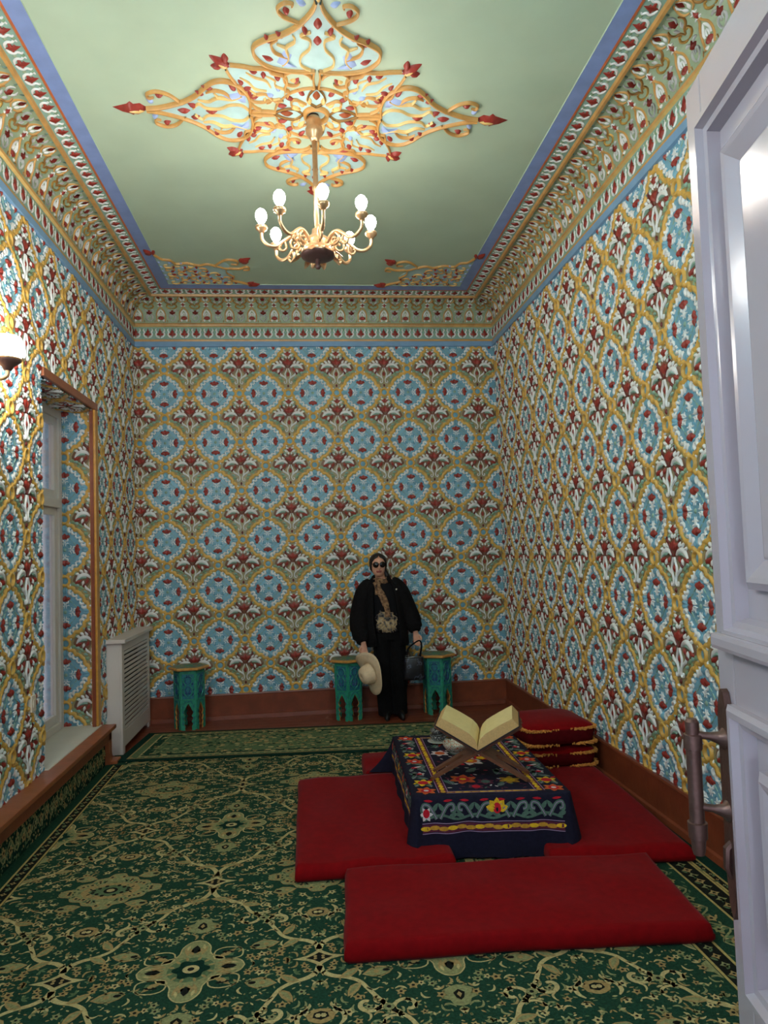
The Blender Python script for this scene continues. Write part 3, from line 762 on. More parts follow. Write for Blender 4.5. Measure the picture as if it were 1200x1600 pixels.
boxes('moulding_lip', [(XL-.022, XL+.004, y1-.082, y1-.068, z0+.006, z1-.0)], 'wood', trim)
step = empty('trim_8', (XL, 4.2, 0)); tag(step, 'brown wooden step shelf under the window wall', kind='structure')
def spart(name, *b, m='wood_lit', bev=.006):
    o = box(name, *b, m, step, bev); o.matrix_parent_inverse = Matrix.Translation(step.location).inverted(); return o
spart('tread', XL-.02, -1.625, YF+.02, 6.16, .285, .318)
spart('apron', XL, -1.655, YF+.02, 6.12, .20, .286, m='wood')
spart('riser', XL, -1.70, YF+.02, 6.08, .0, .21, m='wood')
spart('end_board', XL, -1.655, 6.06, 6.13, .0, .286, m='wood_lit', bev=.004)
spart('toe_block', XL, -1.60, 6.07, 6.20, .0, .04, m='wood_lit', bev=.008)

# ================================================================== CARPETS (woven ornament as thin flat shapes on the pile)
def carpet_quarter(r):
    """ornament of a quarter repeat 0..0.52 x 0..0.765; star at (0,0), cloud medallion at (.52,.765)"""
    rnd = random.Random(11)
    e = .0005
    C, T, Lg, Mg, D = 'cp_cream', 'cp_tan', 'cp_light', 'cp_mid', 'cp_dark'
    # --- star medallion at the origin (quarter of it, completed by mirroring)
    def quarterdisc(cx, cy, rx, ry, mat, z, qx, qy, n=8, lob=0, amp=0):
        pts = [(cx, cy)]+[(cx+qx*rx*(1+amp*cos(lob*k/n*PI/2))*cos(k/n*PI/2), cy+qy*ry*(1+amp*cos(lob*k/n*PI/2))*sin(k/n*PI/2)) for k in range(n+1)]
        r.leaf(pts, z, mat, 0, .5, 0, True)
    r.leaf([(0, 0), (.215, 0), (.205, .03), (.165, .05), (.13, .052), (.115, .075), (.075, .09), (.06, .12), (.055, .165), (.03, .2), (0, .21)], e, Lg, 0, .5, 0, True)
    r.stroke([(.215, 0), (.2, .034), (.165, .053), (.13, .055)], .006, 2*e, C, 0, 3, False, True); r.stroke([(0, .212), (.03, .202), (.057, .165), (.062, .12)], .006, 2*e, C, 0, 3, False, True)
    r.leaf([(.09, .06), (.17, .055), (.2, .075), (.185, .13), (.13, .14), (.085, .12)], e, 'cp_green', 0, .5, 0, True)
    r.stroke([(.09, .06), (.17, .055), (.2, .075), (.19, .125), (.13, .142), (.085, .12)], .007, 2*e, C, 0, 3, True, True)
    r.leaf([(.11, .08), (.16, .075), (.165, .1), (.13, .12)], 2*e, Mg, 0, .5, 0, True); r.disc(.14, .095, .012, 3*e, T, n=6, flat=True)
    quarterdisc(0, 0, .095, .085, Mg, 2*e, 1, 1); quarterdisc(0, 0, .068, .06, 'cp_dkgreen', 3*e, 1, 1, 10, 6, .15); quarterdisc(0, 0, .034, .028, C, 4*e, 1, 1); quarterdisc(0, 0, .014, .012, 'cp_dark', 5*e, 1, 1)
    r.leaf([(.12, 0), (.14, .018), (.17, .012), (.185, 0)], 3*e, D, 0, .5, 0, True); r.leaf([(0, .115), (.02, .13), (.014, .155), (0, .175)], 3*e, D, 0, .5, 0, True)
    r.leaf([(.105, .004), (.13, .03), (.165, .028), (.15, .01)], 3*e, T, 0, .5, 0, True); r.leaf([(.004, .1), (.03, .125), (.026, .155), (.01, .14)], 3*e, T, 0, .5, 0, True)
    r.stroke([(.13, .055), (.116, .078), (.077, .093), (.062, .12)], .006, 2*e, C, 0, 3, False, True)
    for t in (.3, .8, 1.27): r.drop(.07*cos(t), .062*sin(t), t, .03, .014, 3.5*e, T, 0, True)
    r.drop(.1, .028, R(15), .07, .018, 2.5*e, T, 0, True); r.drop(.028, .1, R(75), .07, .018, 2.5*e, T, 0, True); r.drop(.14, .03, R(-10), .05, .014, 2.6*e, C, 0, True); r.drop(.036, .14, R(100), .04, .014, 2.6*e, C, 0, True)
    r.drop(.1, .075, R(20), .085, .03, 2.5*e, T, 0, True, .3); r.drop(.11, .11, R(-10), .06, .02, 2.6*e, 'cp_dark', 0, True)
    # --- cloud medallion at (.52,.765)
    bx, by = .52, .765
    r.leaf([(bx, by), (bx-.25, by), (bx-.235, by-.03), (bx-.19, by-.045), (bx-.17, by-.085), (bx-.12, by-.1), (bx-.1, by-.135), (bx-.05, by-.15), (bx-.03, by-.185), (bx, by-.19)], e, Lg, 0, .5, 0, True)
    r.leaf([(bx, by), (bx-.15, by), (bx-.12, by-.05), (bx-.05, by-.08), (bx, by-.085)], 2*e, T, 0, .5, 0, True)
    r.leaf([(bx, by), (bx-.11, by), (bx-.08, by-.035), (bx, by-.06)], 3*e, Mg, 0, .5, 0, True)
    quarterdisc(bx, by, .035, .03, D, 4*e, -1, -1); quarterdisc(bx, by, .02, .016, C, 5*e, -1, -1)
    r.stroke([(bx-.25, by-.002), (bx-.235, by-.03), (bx-.19, by-.045), (bx-.17, by-.085), (bx-.12, by-.1), (bx-.1, by-.135), (bx-.05, by-.15), (bx-.03, by-.185), (bx, by-.19)], .005, 2*e, T, 0, 3, False, True)
    for k in range(34):
        a, b = rnd.uniform(.01, .22), rnd.uniform(.005, .17)
        if a/.25+b/.19 < .95: r.drop(bx-a, by-b, rnd.uniform(0, 6.28), rnd.uniform(.015, .03), .01, 2.4*e+k*1e-6, rnd.choice((T, Mg, D, C, Mg, 'cp_green')), 0, True)
    for a, b in ((.06, .03), (.085, .012), (.03, .05)): r.disc(bx-a, by-b, .011, 4*e, D, n=6, flat=True)
    for a, b in ((.2, .012), (.15, .06), (.08, .11), (.03, .15), (.11, .075)):
        r.disc(bx-a, by-b, .018, 2*e, T, n=8, flat=True, lobes=4, amp=.25); r.disc(bx-a, by-b, .008, 3*e, 'cp_dkgreen', n=6, flat=True)
    # --- crosses at (.52,0) and (0,.765)
    for cx, cy, qx, qy in ((.52, 0, -1, 1), (0, .765, 1, -1)):
        r.leaf([(cx, cy), (cx+qx*.11, cy), (cx+qx*.05, cy+qy*.018), (cx+qx*.016, cy+qy*.045), (cx, cy+qy*.07)], 2*e, C, 0, .5, 0, True)
        r.leaf([(cx, cy), (cx+qx*.055, cy), (cx+qx*.024, cy+qy*.016), (cx, cy+qy*.036)], 3*e, 'cp_dark', 0, .5, 0, True)
        r.disc(cx+qx*.016, cy+qy*.008, .008, 4*e, T, n=6, flat=True); r.disc(cx+qx*.13, cy+qy*.006, .012, 2*e, T, n=6, flat=True)
    # --- great cream vines joining the crosses
    vine = [(.52, .06), (.508, .1), (.47, .135), (.415, .155), (.365, .19), (.335, .245), (.27, .36), (.205, .43), (.17, .5), (.115, .545), (.05, .585), (.012, .64), (.0, .70)]
    r.stroke(vine, [.03, .026, .023, .02, .018, .018, .02, .018, .018, .02, .023, .026, .03], 2*e, C, 0, 4, False, True)
    r.spiral(.345, .33, .06, .012, R(195), R(195)-5.2, [.016, .02, .016], 2*e, C, 0, 16, True); r.spiral(.2, .365, .055, .012, R(15), R(15)-5.2, [.016, .02, .016], 2*e, C, 0, 16, True)
    r.spiral(.265, .455, .05, .012, R(230), R(230)+4.6, [.013, .012, .006], 2*e, C, 0, 14, True)
    r.disc(.27, .36, .022, 3*e, Lg, n=8, flat=True); r.disc(.27, .36, .009, 4*e, D, n=6, flat=True)
    for x, y, a in ((.44, .15, 200), (.095, .56, 150), (.16, .515, 330), (.36, .2, 40)):
        r.drop(x, y, R(a), .095, .045, 3*e, T, 0, True, .25); r.drop(x+.01*cos(R(a)), y+.01*sin(R(a)), R(a), .07, .02, 4*e, 'cp_orange' if False else Lg, 0, True, .25)
    # --- palmettes
    for x, y, a, L in ((.225, .125, 10, .13), (.5, .45, 95, .0), (.30, .60, 10, .12), (.12, .30, 60, .0)):
        if L:
            r.drop(x, y, R(a), L, .075, 2*e, T, 0, True); r.drop(x+.008, y+.004, R(a), L*.85, .055, 3*e, Lg, 0, True); r.disc(x+.03, y+.007, .016, 4*e, D, n=7, flat=True, ry=.01); r.disc(x+.07, y+.012, .012, 4*e, T, n=7, flat=True)
    r.leaf([(0, .27), (.03, .28), (.062, .30), (.05, .325), (.072, .345), (.04, .36), (.03, .39), (0, .40)], 2*e, Lg, 0, .5, 0, True)
    r.leaf([(0, .30), (.022, .32), (.015, .35), (0, .365)], 3*e, D, 0, .5, 0, True); r.leaf([(0, .315), (.01, .33), (0, .35)], 4*e, T, 0, .5, 0, True)
    r.leaf([(.52, .33), (.485, .335), (.465, .365), (.475, .395), (.5, .41), (.52, .415)], 2*e, T, 0, .5, 0, True); r.leaf([(.52, .345), (.495, .355), (.49, .38), (.52, .395)], 3*e, D, 0, .5, 0, True); r.disc(.51, .37, .012, 4*e, C, n=6, flat=True)
    r.stroke([(.475, .33), (.44, .36), (.435, .40), (.455, .43)], [.008, .02, .018, .006], 2*e, C, 0, 3, False, True)
    # --- scattered blossoms, sprigs and tendrils
    def busy(x, y):
        return math.hypot(x, y) < .22 or math.hypot((x-.52)*.8, y-.765) < .2 or min(math.hypot(x-a, y-b) for a, b in vine) < .022
    pts = []
    tries = 0
    while len(pts) < 110 and tries < 4000:
        tries += 1
        x, y = rnd.uniform(.012, .508), rnd.uniform(.012, .753)
        if busy(x, y) or any(math.hypot(x-a, y-b) < .025 for a, b in pts): continue
        pts.append((x, y)); k = rnd.random(); a = rnd.uniform(0, 6.28)
        if k < .42:
            s = rnd.uniform(.013, .021); m = rnd.choice((T, T, C, C, Lg))
            r.disc(x, y, s, 2*e, m, n=10, flat=True, lobes=5, amp=.28, rot=a); r.disc(x, y, s*.38, 3*e, D, n=5, flat=True)
        elif k < .72:
            for d in (-.9, 0, .9): r.drop(x, y, a+d, rnd.uniform(.022, .034), .012, 2*e, rnd.choice((Lg, T, C, Mg)), 0, True)
        else:
            c, s = cos(a), sin(a); q = [(0, 0), (.018, .008), (.034, 0), (.044, -.014)]
            r.stroke([(x+u*c-v*s, y+u*s+v*c) for u, v in q], [.003, .01, .009, .003], 2*e, rnd.choice((C, T, Lg)), 0, 3, False, True)
    for i in range(330):
        x, y = rnd.uniform(.005, .515), rnd.uniform(.005, .76)
        if busy(x, y): continue
        r.drop(x, y, rnd.uniform(0, 6.28), rnd.uniform(.01, .024), .008, 1.2*e, rnd.choice((Mg, Lg, T, C, T)), 0, True)
def carpet_field():
    r = Rel(1); carpet_quarter(r)
    base = (r.v, r.f, r.m); out_v = []; out_f = []; out_m = []
    X0, X1, Y0, Y1 = -1.535, 1.535, 1.6, 6.33
    for i in range(-3, 4):
        for j in range(-1, 3):
            cx, cy = -.52+1.04*(i//1)*1.0, 3.03+1.53*j
            if cx < -2.2 or cx > 2.2: continue
            for sx in (1, -1):
                for sy in (1, -1):
                    xa, xb = sorted((cx, cx+sx*.52)); ya, yb = sorted((cy, cy+sy*.765))
                    if xb < X0 or xa > X1 or yb < Y0 or ya > Y1: continue
                    o = len(out_v); out_v += [(cx+sx*x, cy+sy*y, h) for x, y, h in base[0]]
                    fl = sx*sy < 0
                    out_f += [tuple(o+k for k in (reversed(q) if fl else q)) for q in base[1]]; out_m += base[2]
    me = bpy.data.meshes.new('woven_pattern'); me.from_pydata(out_v, [], out_f)
    for k in r.mn: me.materials.append(MATS[k])
    me.polygons.foreach_set('material_index', out_m)
    m2 = clip_mesh(me, [((X0, 0, 0), (-1, 0, 0)), ((X1, 0, 0), (1, 0, 0)), ((0, Y0, 0), (0, -1, 0)), ((0, Y1, 0), (0, 1, 0))])
    return m2
CT = .012
carpet = box('carpet', -1.686, 2.05, .45, 6.34, 0.0005, CT, 'cp_green', None, .004)
tag(carpet, 'large dark green carpet with cream scrolling vines and star medallions', 'carpet')
o = link(bpy.data.objects.new('woven_pattern', carpet_field()), carpet); o.location = (0, 0, CT); tag(o, kind='stuff')
def guard(r, x0, x1, Y0, Y1, dark=True):
    e = .0005
    r.leaf([(x0, Y0), (x1, Y0), (x1, Y1), (x0, Y1)], e, 'cp_dark' if dark else 'cp_dkgreen', 0, .5, 0, True)
    for x in (x0, x1):
        r.leaf([(x-.006, Y0), (x+.006, Y0), (x+.006, Y1), (x-.006, Y1)], 2*e, 'cp_line', 0, .5, 0, True)
    y = Y0+.03; k = 0; xm = (x0+x1)/2; w = abs(x1-x0)
    while y < Y1-.03:
        r.disc(xm, y, w*.2, 2*e, 'cp_tan' if k % 2 else 'cp_light', n=8, flat=True, lobes=4, amp=.3); r.disc(xm, y, w*.08, 3*e, 'cp_dark', n=5, flat=True)
        r.drop(xm-w*.1, y+.03, R(50 if k % 2 else 130), .035, .016, 2*e, 'cp_mid', 0, True)
        y += .06; k += 1
def vine_border(r, x0, x1, Y0, Y1):
    e = .0005; xm = (x0+x1)/2; w = x1-x0; y = Y0; pts = []; k = 0
    n = int((Y1-Y0)/.09)
    pts = [(xm+w*.26*(1 if i % 2 else -1), Y0+i*.09) for i in range(n+1)]
    r.stroke(pts, .010, 2*e, 'cp_light', 0, 4, False, True)
    rr = random.Random(5)
    for i, (x, y) in enumerate(pts):
        s = -1 if i % 2 else 1
        r.drop(x, y, R(90-s*60), .075, .045, e, 'cp_mid', 0, True); r.disc(x+s*w*.32, y, .024, 2*e, 'cp_tan' if i % 3 else 'cp_light', n=10, flat=True, lobes=5, amp=.25); r.disc(x+s*w*.32, y, .009, 3*e, 'cp_dark', n=5, flat=True)
        for q in range(3): r.drop(xm+rr.uniform(-.45, .45)*w, y+rr.uniform(0, .09), rr.uniform(0, 6.28), .03, .012, 1.5*e, rr.choice(('cp_mid', 'cp_light', 'cp_mid', 'cp_tan')), 0, True)
        r.stroke([(x, y), (x+s*.02, y+.02), (x+s*.035, y+.01), (x+s*.03, y-.008)], [.004, .008, .007, .003], 2*e, 'cp_cream', 0, 3, False, True)
r = Rel(1)
guard(r, 1.545, 1.63, 1.6, 6.33); vine_border(r, 1.64, 1.80, 1.6, 6.33); guard(r, 1.815, 1.925, 1.6, 6.33); guard(r, 1.94, 1.98, 1.6, 6.33)
guard(r, -1.615, -1.545, 1.6, 6.03)
r.leaf([(1.986, 1.6), (2.05, 1.6), (2.05, 6.33), (1.986, 6.33)], .0005, 'cp_dkgreen', 0, .5, 0, True)
o = link(bpy.data.objects.new('border_pattern', r.mesh('border_pattern', lambda x, y, h: (x, y, h))), carpet); o.location = (0, 0, CT); tag(o, kind='stuff')
up = box('upturned_edge', -1.698, -1.688, .45, 6.05, 0, .205, 'cp_dkgreen', carpet, .003)
r = Rel(1); vine_border(r, .015, .19, 1.6, 6.03)
rq = random.Random(8)
for i in range(1500):
    r.drop(rq.uniform(.01, .195), rq.uniform(1.7, 6.02), rq.uniform(0, 6.28), rq.uniform(.018, .045), .014, .0004+i*2e-7, rq.choice(('cp_mid', 'cp_light', 'cp_tan', 'cp_mid', 'cp_green')), 0, True)
o = link(bpy.data.objects.new('border_pattern', r.mesh('border_pattern', lambda x, y, h: (-1.688+h, y, x), True)), carpet); tag(o, kind='stuff')
# flip check: face normal must look into the room (+x)
# runner rug in front of the small tables
rug = empty('runner_rug', (-1.62, 6.10, CT+.0035), R(-4.6)); tag(rug, 'green runner rug with cream border beside the brown floor strip', 'rug')
RL, RW = 3.0, .90
bm = bmesh.new(); add_box(bm, 0, RL, 0, RW, 0, .010, .003); bm_obj('pile', bm, 'cp_dkgreen', rug)
r = Rel(1); e = .0005; rn = random.Random(3)
def rect(x0, x1, y0_, y1_, m, z): r.leaf([(x0, y0_), (x1, y0_), (x1, y1_), (x0, y1_)], z, m, 0, .5, 0, True)
rect(.07, RL-.07, .05, RW-.05, 'cp_tan', e); rect(.085, RL-.085, .062, RW-.062, 'cp_mid', 1.5*e); rect(.15, RL-.15, .105, RW-.105, 'cp_cream', 2*e); rect(.165, RL-.165, .117, RW-.117, 'cp_green', 2.5*e)
rect(.24, RL-.24, .165, RW-.165, 'cp_light', 3*e); rect(.25, RL-.25, .172, RW-.172, 'cp_mid', 3.5*e)
for i in range(46):
    for yy in (.083, RW-.083): r.disc(.1+i*.062, yy, .016, 3*e, rn.choice(('cp_tan', 'cp_light')), n=7, flat=True)
for i in range(1100):
    x, y = rn.uniform(.17, RL-.17), rn.uniform(.12, RW-.12)
    if rn.random() < .35: r.disc(x, y, rn.uniform(.012, .024), 4*e+i*1e-7, rn.choice(('cp_tan', 'cp_light', 'cp_cream', 'cp_dkgreen')), n=7, flat=True, lobes=5, amp=.2)
    else: r.drop(x, y, rn.uniform(0, 6.28), rn.uniform(.03, .06), .02, 4*e+i*1e-7, rn.choice(('cp_light', 'cp_green', 'cp_tan', 'cp_mid', 'cp_light', 'cp_green')), 0, True)
o = link(bpy.data.objects.new('woven_pattern', r.mesh('woven_pattern', lambda x, y, h: (x, y, h))), rug); o.location = (0, 0, .010); tag(o, kind='stuff')

# ================================================================== RED FLOOR MATS
def soft_slab(name, quad, zb, th, m, nx=40, ny=20, seed=0, puff=.012, edge=.024, tuft=0):
    """quilted mat: quad = 4 corners (x,y) anticlockwise from front-left; z base, thickness"""
    rr = random.Random(seed); ph = [rr.uniform(0, 6) for _ in range(6)]
    def q(u, v):
        a, b, c, d = [Vector(p) for p in quad]
        p = a*(1-u)*(1-v)+b*u*(1-v)+c*u*v+d*(1-u)*v
        w = .008*sin(u*9+ph[0])+.006*sin(v*7+ph[1])
        return p+Vector((w*.6*sin(v*5+ph[2]), w*.6*sin(u*8+ph[3])))
    Lx = (Vector(quad[1])-Vector(quad[0])).length; Ly = (Vector(quad[3])-Vector(quad[0])).length
    def hgt(u, v):
        du = min(u, 1-u)*Lx; dv = min(v, 1-v)*Ly; d = min(du, dv)
        t = min(1, d/edge); k = math.sqrt(max(0, 1-(1-t)**2))
        return th*(.42+.5*k)+puff*(sin(u*PI)*sin(v*PI))**.5*k+.006*k*sin(u*13+ph[4])*sin(v*9+ph[5])
    vs = []; fs = []
    us = [0, .008, .02, .04]+[.04+.92*i/(nx) for i in range(1, nx)]+[.96, .98, .992, 1]
    vvs = [0, .015, .035, .06]+[.06+.88*i/ny for i in range(1, ny)]+[.94, .965, .985, 1]
    A, B = len(us), len(vvs)
    for v in vvs:
        for u in us: p = q(u, v); vs.append((p.x, p.y, zb+hgt(u, v)))
    for j in range(B-1):
        for i in range(A-1): fs.append((j*A+i, j*A+i+1, (j+1)*A+i+1, (j+1)*A+i))
    # border loop -> side -> bottom
    loop = [i for i in range(A)]+[j*A+A-1 for j in range(1, B)]+[(B-1)*A+i for i in range(A-2, -1, -1)]+[j*A for j in range(B-2, 0, -1)]
    c = sum((Vector(vs[i]) for i in loop), Vector())/len(loop)
    o1 = len(vs)
    for i in loop: vs.append((vs[i][0], vs[i][1], zb+th*.2))
    o2 = len(vs)
    for i in loop:
        d = Vector((c.x-vs[i][0], c.y-vs[i][1])).normalized()*.02; vs.append((vs[i][0]+d.x, vs[i][1]+d.y, zb))
    n = len(loop)
    for k in range(n):
        k2 = (k+1) % n
        fs.append((loop[k], o1+k, o1+k2, loop[k2])); fs.append((o1+k, o2+k, o2+k2, o1+k2))
    fs.append(tuple(o2+k for k in range(n))[::-1])
    return meshobj(name, vs, fs, m, None, smooth=True)
Zm = CT+.003
for nm, quad, sd, lab in (
    ('floor_mat', [(.10, 2.95), (1.63, 2.85), (1.70, 3.565), (.14, 3.665)], 1, 'long red floor mat in front of the cloth-covered low table'),
    ('floor_mat', [(-.11, 3.69), (.72, 3.655), (.72, 5.12), (-.12, 5.12)], 2, 'red floor mat under the left flank of the patterned cloth, bordering open green carpet'),
    ('floor_mat', [(1.20, 3.625), (1.96, 3.55), (2.03, 5.60), (1.34, 5.62)], 3, 'red floor mat under the stacked cushions beside the baseboard'),
    ('floor_mat', [(.36, 5.15), (1.31, 5.12), (1.31, 5.64), (.37, 5.66)], 4, 'red floor mat behind the low table, mostly hidden by the cloth')):
    o = soft_slab(nm, quad, Zm, .085, 'red_velvet', seed=sd); tag(o, lab, 'mat', 'red floor mats around the low table')

# ================================================================== LOW TABLE AND CLOTH
TZ = .352
q4 = [Vector((.535, 3.86)), Vector((1.37, 3.755)), Vector((1.405, 4.96)), Vector((.575, 5.11))]
low = empty('low_table', (.97, 4.4, CT+.0035)); tag(low, 'low table standing hidden under the floral cloth', 'table')
def inq(u, v): return q4[0]*(1-u)*(1-v)+q4[1]*u*(1-v)+q4[2]*u*v+q4[3]*(1-u)*v
def lpart(name, uvs, z0_, z1_):
    a = [inq(*u) for u in uvs]; vs = [(p.x, p.y, z0_) for p in a]+[(p.x, p.y, z1_) for p in a]
    o = meshobj(name, vs, [(3, 2, 1, 0), (4, 5, 6, 7), (0, 1, 5, 4), (1, 2, 6, 5), (2, 3, 7, 6), (3, 0, 4, 7)], 'rehal', low); o.matrix_parent_inverse = Matrix.Translation(low.location).inverted()
lpart('tabletop', ((.015, .015), (.985, .015), (.985, .985), (.015, .985)), TZ-.035, TZ-.006)
for u, v in ((.14, .1), (.8, .1), (.8, .84), (.14, .84)): lpart('leg', ((u, v), (u+.06, v), (u+.06, v+.045), (u, v+.045)), CT+.0035, TZ-.036)
# cloth: perimeter loop
def perim(n_side=44, rc=.03):
    out = []
    for k in range(4):
        a, b = q4[k], q4[(k+1) % 4]; d = (b-a); L = d.length; d = d/L; nrm = Vector((d.y, -d.x))
        for i in range(n_side):
            t = rc/L+(1-2*rc/L)*i/(n_side-1); out.append((a+d*(t*L), nrm, k, t))
        b2, c2 = b, q4[(k+2) % 4]; d2 = (c2-b2).normalized(); n2 = Vector((d2.y, -d2.x)); cc = b-d*rc+d2*rc*1.0
        for i in range(1, 6):
            w = i/6; nn = (nrm*(1-w)+n2*w).normalized(); out.append((cc+nn*rc, nn, k+.5, w))
    return out
PER = perim()
def drop_of(k, t):
    return .325
def side_pt(idx, s, off=0):
    p, n, k, t = PER[idx % len(PER)]
    corner = 1 if k != int(k) else 0
    wave = .006*sin(idx*.32)+.004*sin(idx*.77+1)
    fl = (.012+.018*s+(.035*corner*s if corner else 0)+wave*s*1.4)
    onmat = k in (1, 3, 2)
    zb = CT+.004 if k in (0,) else .108
    if corner: zb = .06 if k in (.5, 3.5) else .10
    z = TZ-.006-(TZ-.006-zb)*s
    if k in (1, 3): fl = fl*.7
    if k == 0: z += .012*s*sin(t*PI)-.0*t
    q = p+n*(fl+off)
    if k == 2.5: q = p+n*(fl+.12*s*s+off)
    return Vector((q.x, q.y, z))
NP = len(PER); vs = []; fs = []
ringsz = []
cen = sum((p[0] for p in PER), Vector((0, 0)))/NP
def add_ring(f):
    o = len(vs)
    for i in range(NP): vs.append(f(i))
    ringsz.append(o)
add_ring(lambda i: (cen.x+(PER[i][0].x-cen.x)*.97, cen.y+(PER[i][0].y-cen.y)*.97, TZ))
add_ring(lambda i: (PER[i][0].x, PER[i][0].y, TZ-.001))
for s in (0, .08, .2, .4, .6, .8, .92, 1): add_ring(lambda i, s=s: tuple(side_pt(i, s)))
for a, b in zip(ringsz[:-1], ringsz[1:]):
    for i in range(NP):
        i2 = (i+1) % NP; fs.append((a+i, b+i, b+i2, a+i2))
fs.append(tuple(range(NP)))
cloth = meshobj('tablecloth', vs, fs, 'cl_navy', None, smooth=True)
tag(cloth, 'dark navy cloth embroidered with bright flowers and yellow bands draped over the low table', 'tablecloth')
# embroidery on the top
WT, LT = .84, 1.24
def top_map(x, y, h): p = inq(max(.0, min(1, x/WT)), max(0, min(1, y/LT))); return (p.x, p.y, TZ+.0006+h)
r = Rel(1); e = .0004; rn = random.Random(21)
def flower(x, y, s, m1, m2, m3=None, n=6, st=1):
    s *= 1.22
    for k in range(n): r.drop(x, y, 2*PI*k/n*st+.3, s, s*.62, e, m1, 0, True)
    r.disc(x, y, s*.5, 2*e, m2, n=9, flat=True)
    if m3: r.disc(x, y, s*.24, 3*e, m3, n=7, flat=True)
def fleaf(x, y, a, L, m='cl_green'):
    L *= 1.2
    r.drop(x, y, R(a), L, L*.5, e, m, 0, True, .3); r.stroke([(x, y), (x+L*.5*cos(R(a)), y+L*.5*sin(R(a))), (x+L*cos(R(a)), y+L*sin(R(a)))], .003, 2*e, 'cl_lilac', 0, 1, False, True)
# yellow bands with lilac and plum lines
def band(x0, y0_, x1, y1_, w=.022):
    r.stroke([(x0, y0_), (x1, y1_)], w*2.2, e, 'cl_plum', 0, 1, False, True); 
    dx, dy = x1-x0, y1_-y0_; L = math.hypot(dx, dy); nx, ny = -dy/L, dx/L
    for s in (-1, 1): r.stroke([(x0+nx*w*1.15*s, y0_+ny*w*1.15*s), (x1+nx*w*1.15*s, y1_+ny*w*1.15*s)], .004, 2*e, 'cl_lilac', 0, 1, False, True)
    n = int(L/.042)
    for i in range(n):
        t = (i+.5)/n; r.disc(x0+dx*t, y0_+dy*t, .024, 2*e+(.00005*(i % 2)), 'cl_yellow' if i % 3 else 'cl_mustard', n=9, flat=True, ry=w*.62, rot=math.atan2(dy, dx), lobes=3, amp=.15)
band(.165, .03, .165, 1.16); band(.69, .03, .69, 1.16); band(.18, .035, .675, .035, .012); band(.18, 1.16, .675, 1.16, .012)
for i in range(9):       # side borders of the top
    y = .07+i*.135
    for x in (.075, .775):
        k = i % 4
        if k == 0: flower(x, y, .05, 'cl_orange', 'cl_red', 'cl_white')
        elif k == 1: flower(x, y, .05, 'cl_yellow', 'cl_red'); r.drop(x+.03, y+.03, R(30), .05, .02, e, 'cl_red', 0, True)
        elif k == 2: fleaf(x-.03, y-.03, 70, .08); fleaf(x+.02, y-.02, 130, .08); flower(x, y+.02, .028, 'cl_white', 'cl_red')
        else: r.drop(x-.04, y, R(20), .08, .03, e, 'cl_red', 0, True); fleaf(x, y-.03, 50, .09); r.drop(x+.03, y+.03, R(200), .05, .02, 2*e, 'cl_white', 0, True)
        fleaf(x+.04, y+.06, 100+40*(i % 2), .06); fleaf(x-.05, y+.07, 60, .05)
for x, y, s, a, b, c in ((.42, .60, .075, 'cl_white', 'cl_orange', 'cl_yellow'), (.33, .56, .05, 'cl_red', 'cl_orange', 'cl_white'), (.50, .66, .05, 'cl_red', 'cl_yellow', None), (.31, .25, .07, 'cl_orange', 'cl_red', 'cl_yellow'), (.43, .20, .045, 'cl_plum', 'cl_green', None), (.57, .22, .055, 'cl_mustard', 'cl_yellow', None), (.60, .40, .04, 'cl_white', 'cl_red', None), (.26, .78, .055, 'cl_white', 'cl_orange', None), (.36, .12, .04, 'cl_plum', 'cl_red', None), (.52, .95, .06, 'cl_red', 'cl_orange', 'cl_yellow'), (.3, 1.02, .05, 'cl_orange', 'cl_red', None), (.6, .8, .05, 'cl_yellow', 'cl_red', None)):
    flower(x, y, s, a, b, c)
for x, y, a, L in ((.52, .32, 60, .1), (.58, .33, 110, .09), (.64, .3, 130, .08), (.25, .40, 60, .08), (.35, .38, 30, .09), (.24, .16, 100, .08), (.48, .12, 40, .07), (.55, .52, 20, .08), (.36, .72, 100, .08), (.46, .78, 60, .09), (.4, .9, 120, .09), (.25, .9, 70, .07), (.63, .6, 80, .08), (.6, 1.05, 100, .08), (.42, 1.08, 30, .08)): fleaf(x, y, a, L)
for i in range(150):
    x, y = rn.uniform(.2, .655), rn.uniform(.07, 1.13); r.drop(x, y, rn.uniform(0, 6.28), .03, .012, .5*e, rn.choice(('cl_red', 'cl_plum', 'cl_green', 'cl_white', 'cl_plum')), 0, True)
o = link(bpy.data.objects.new('embroidery', r.mesh('embroidery', top_map)), cloth); tag(o, kind='stuff')
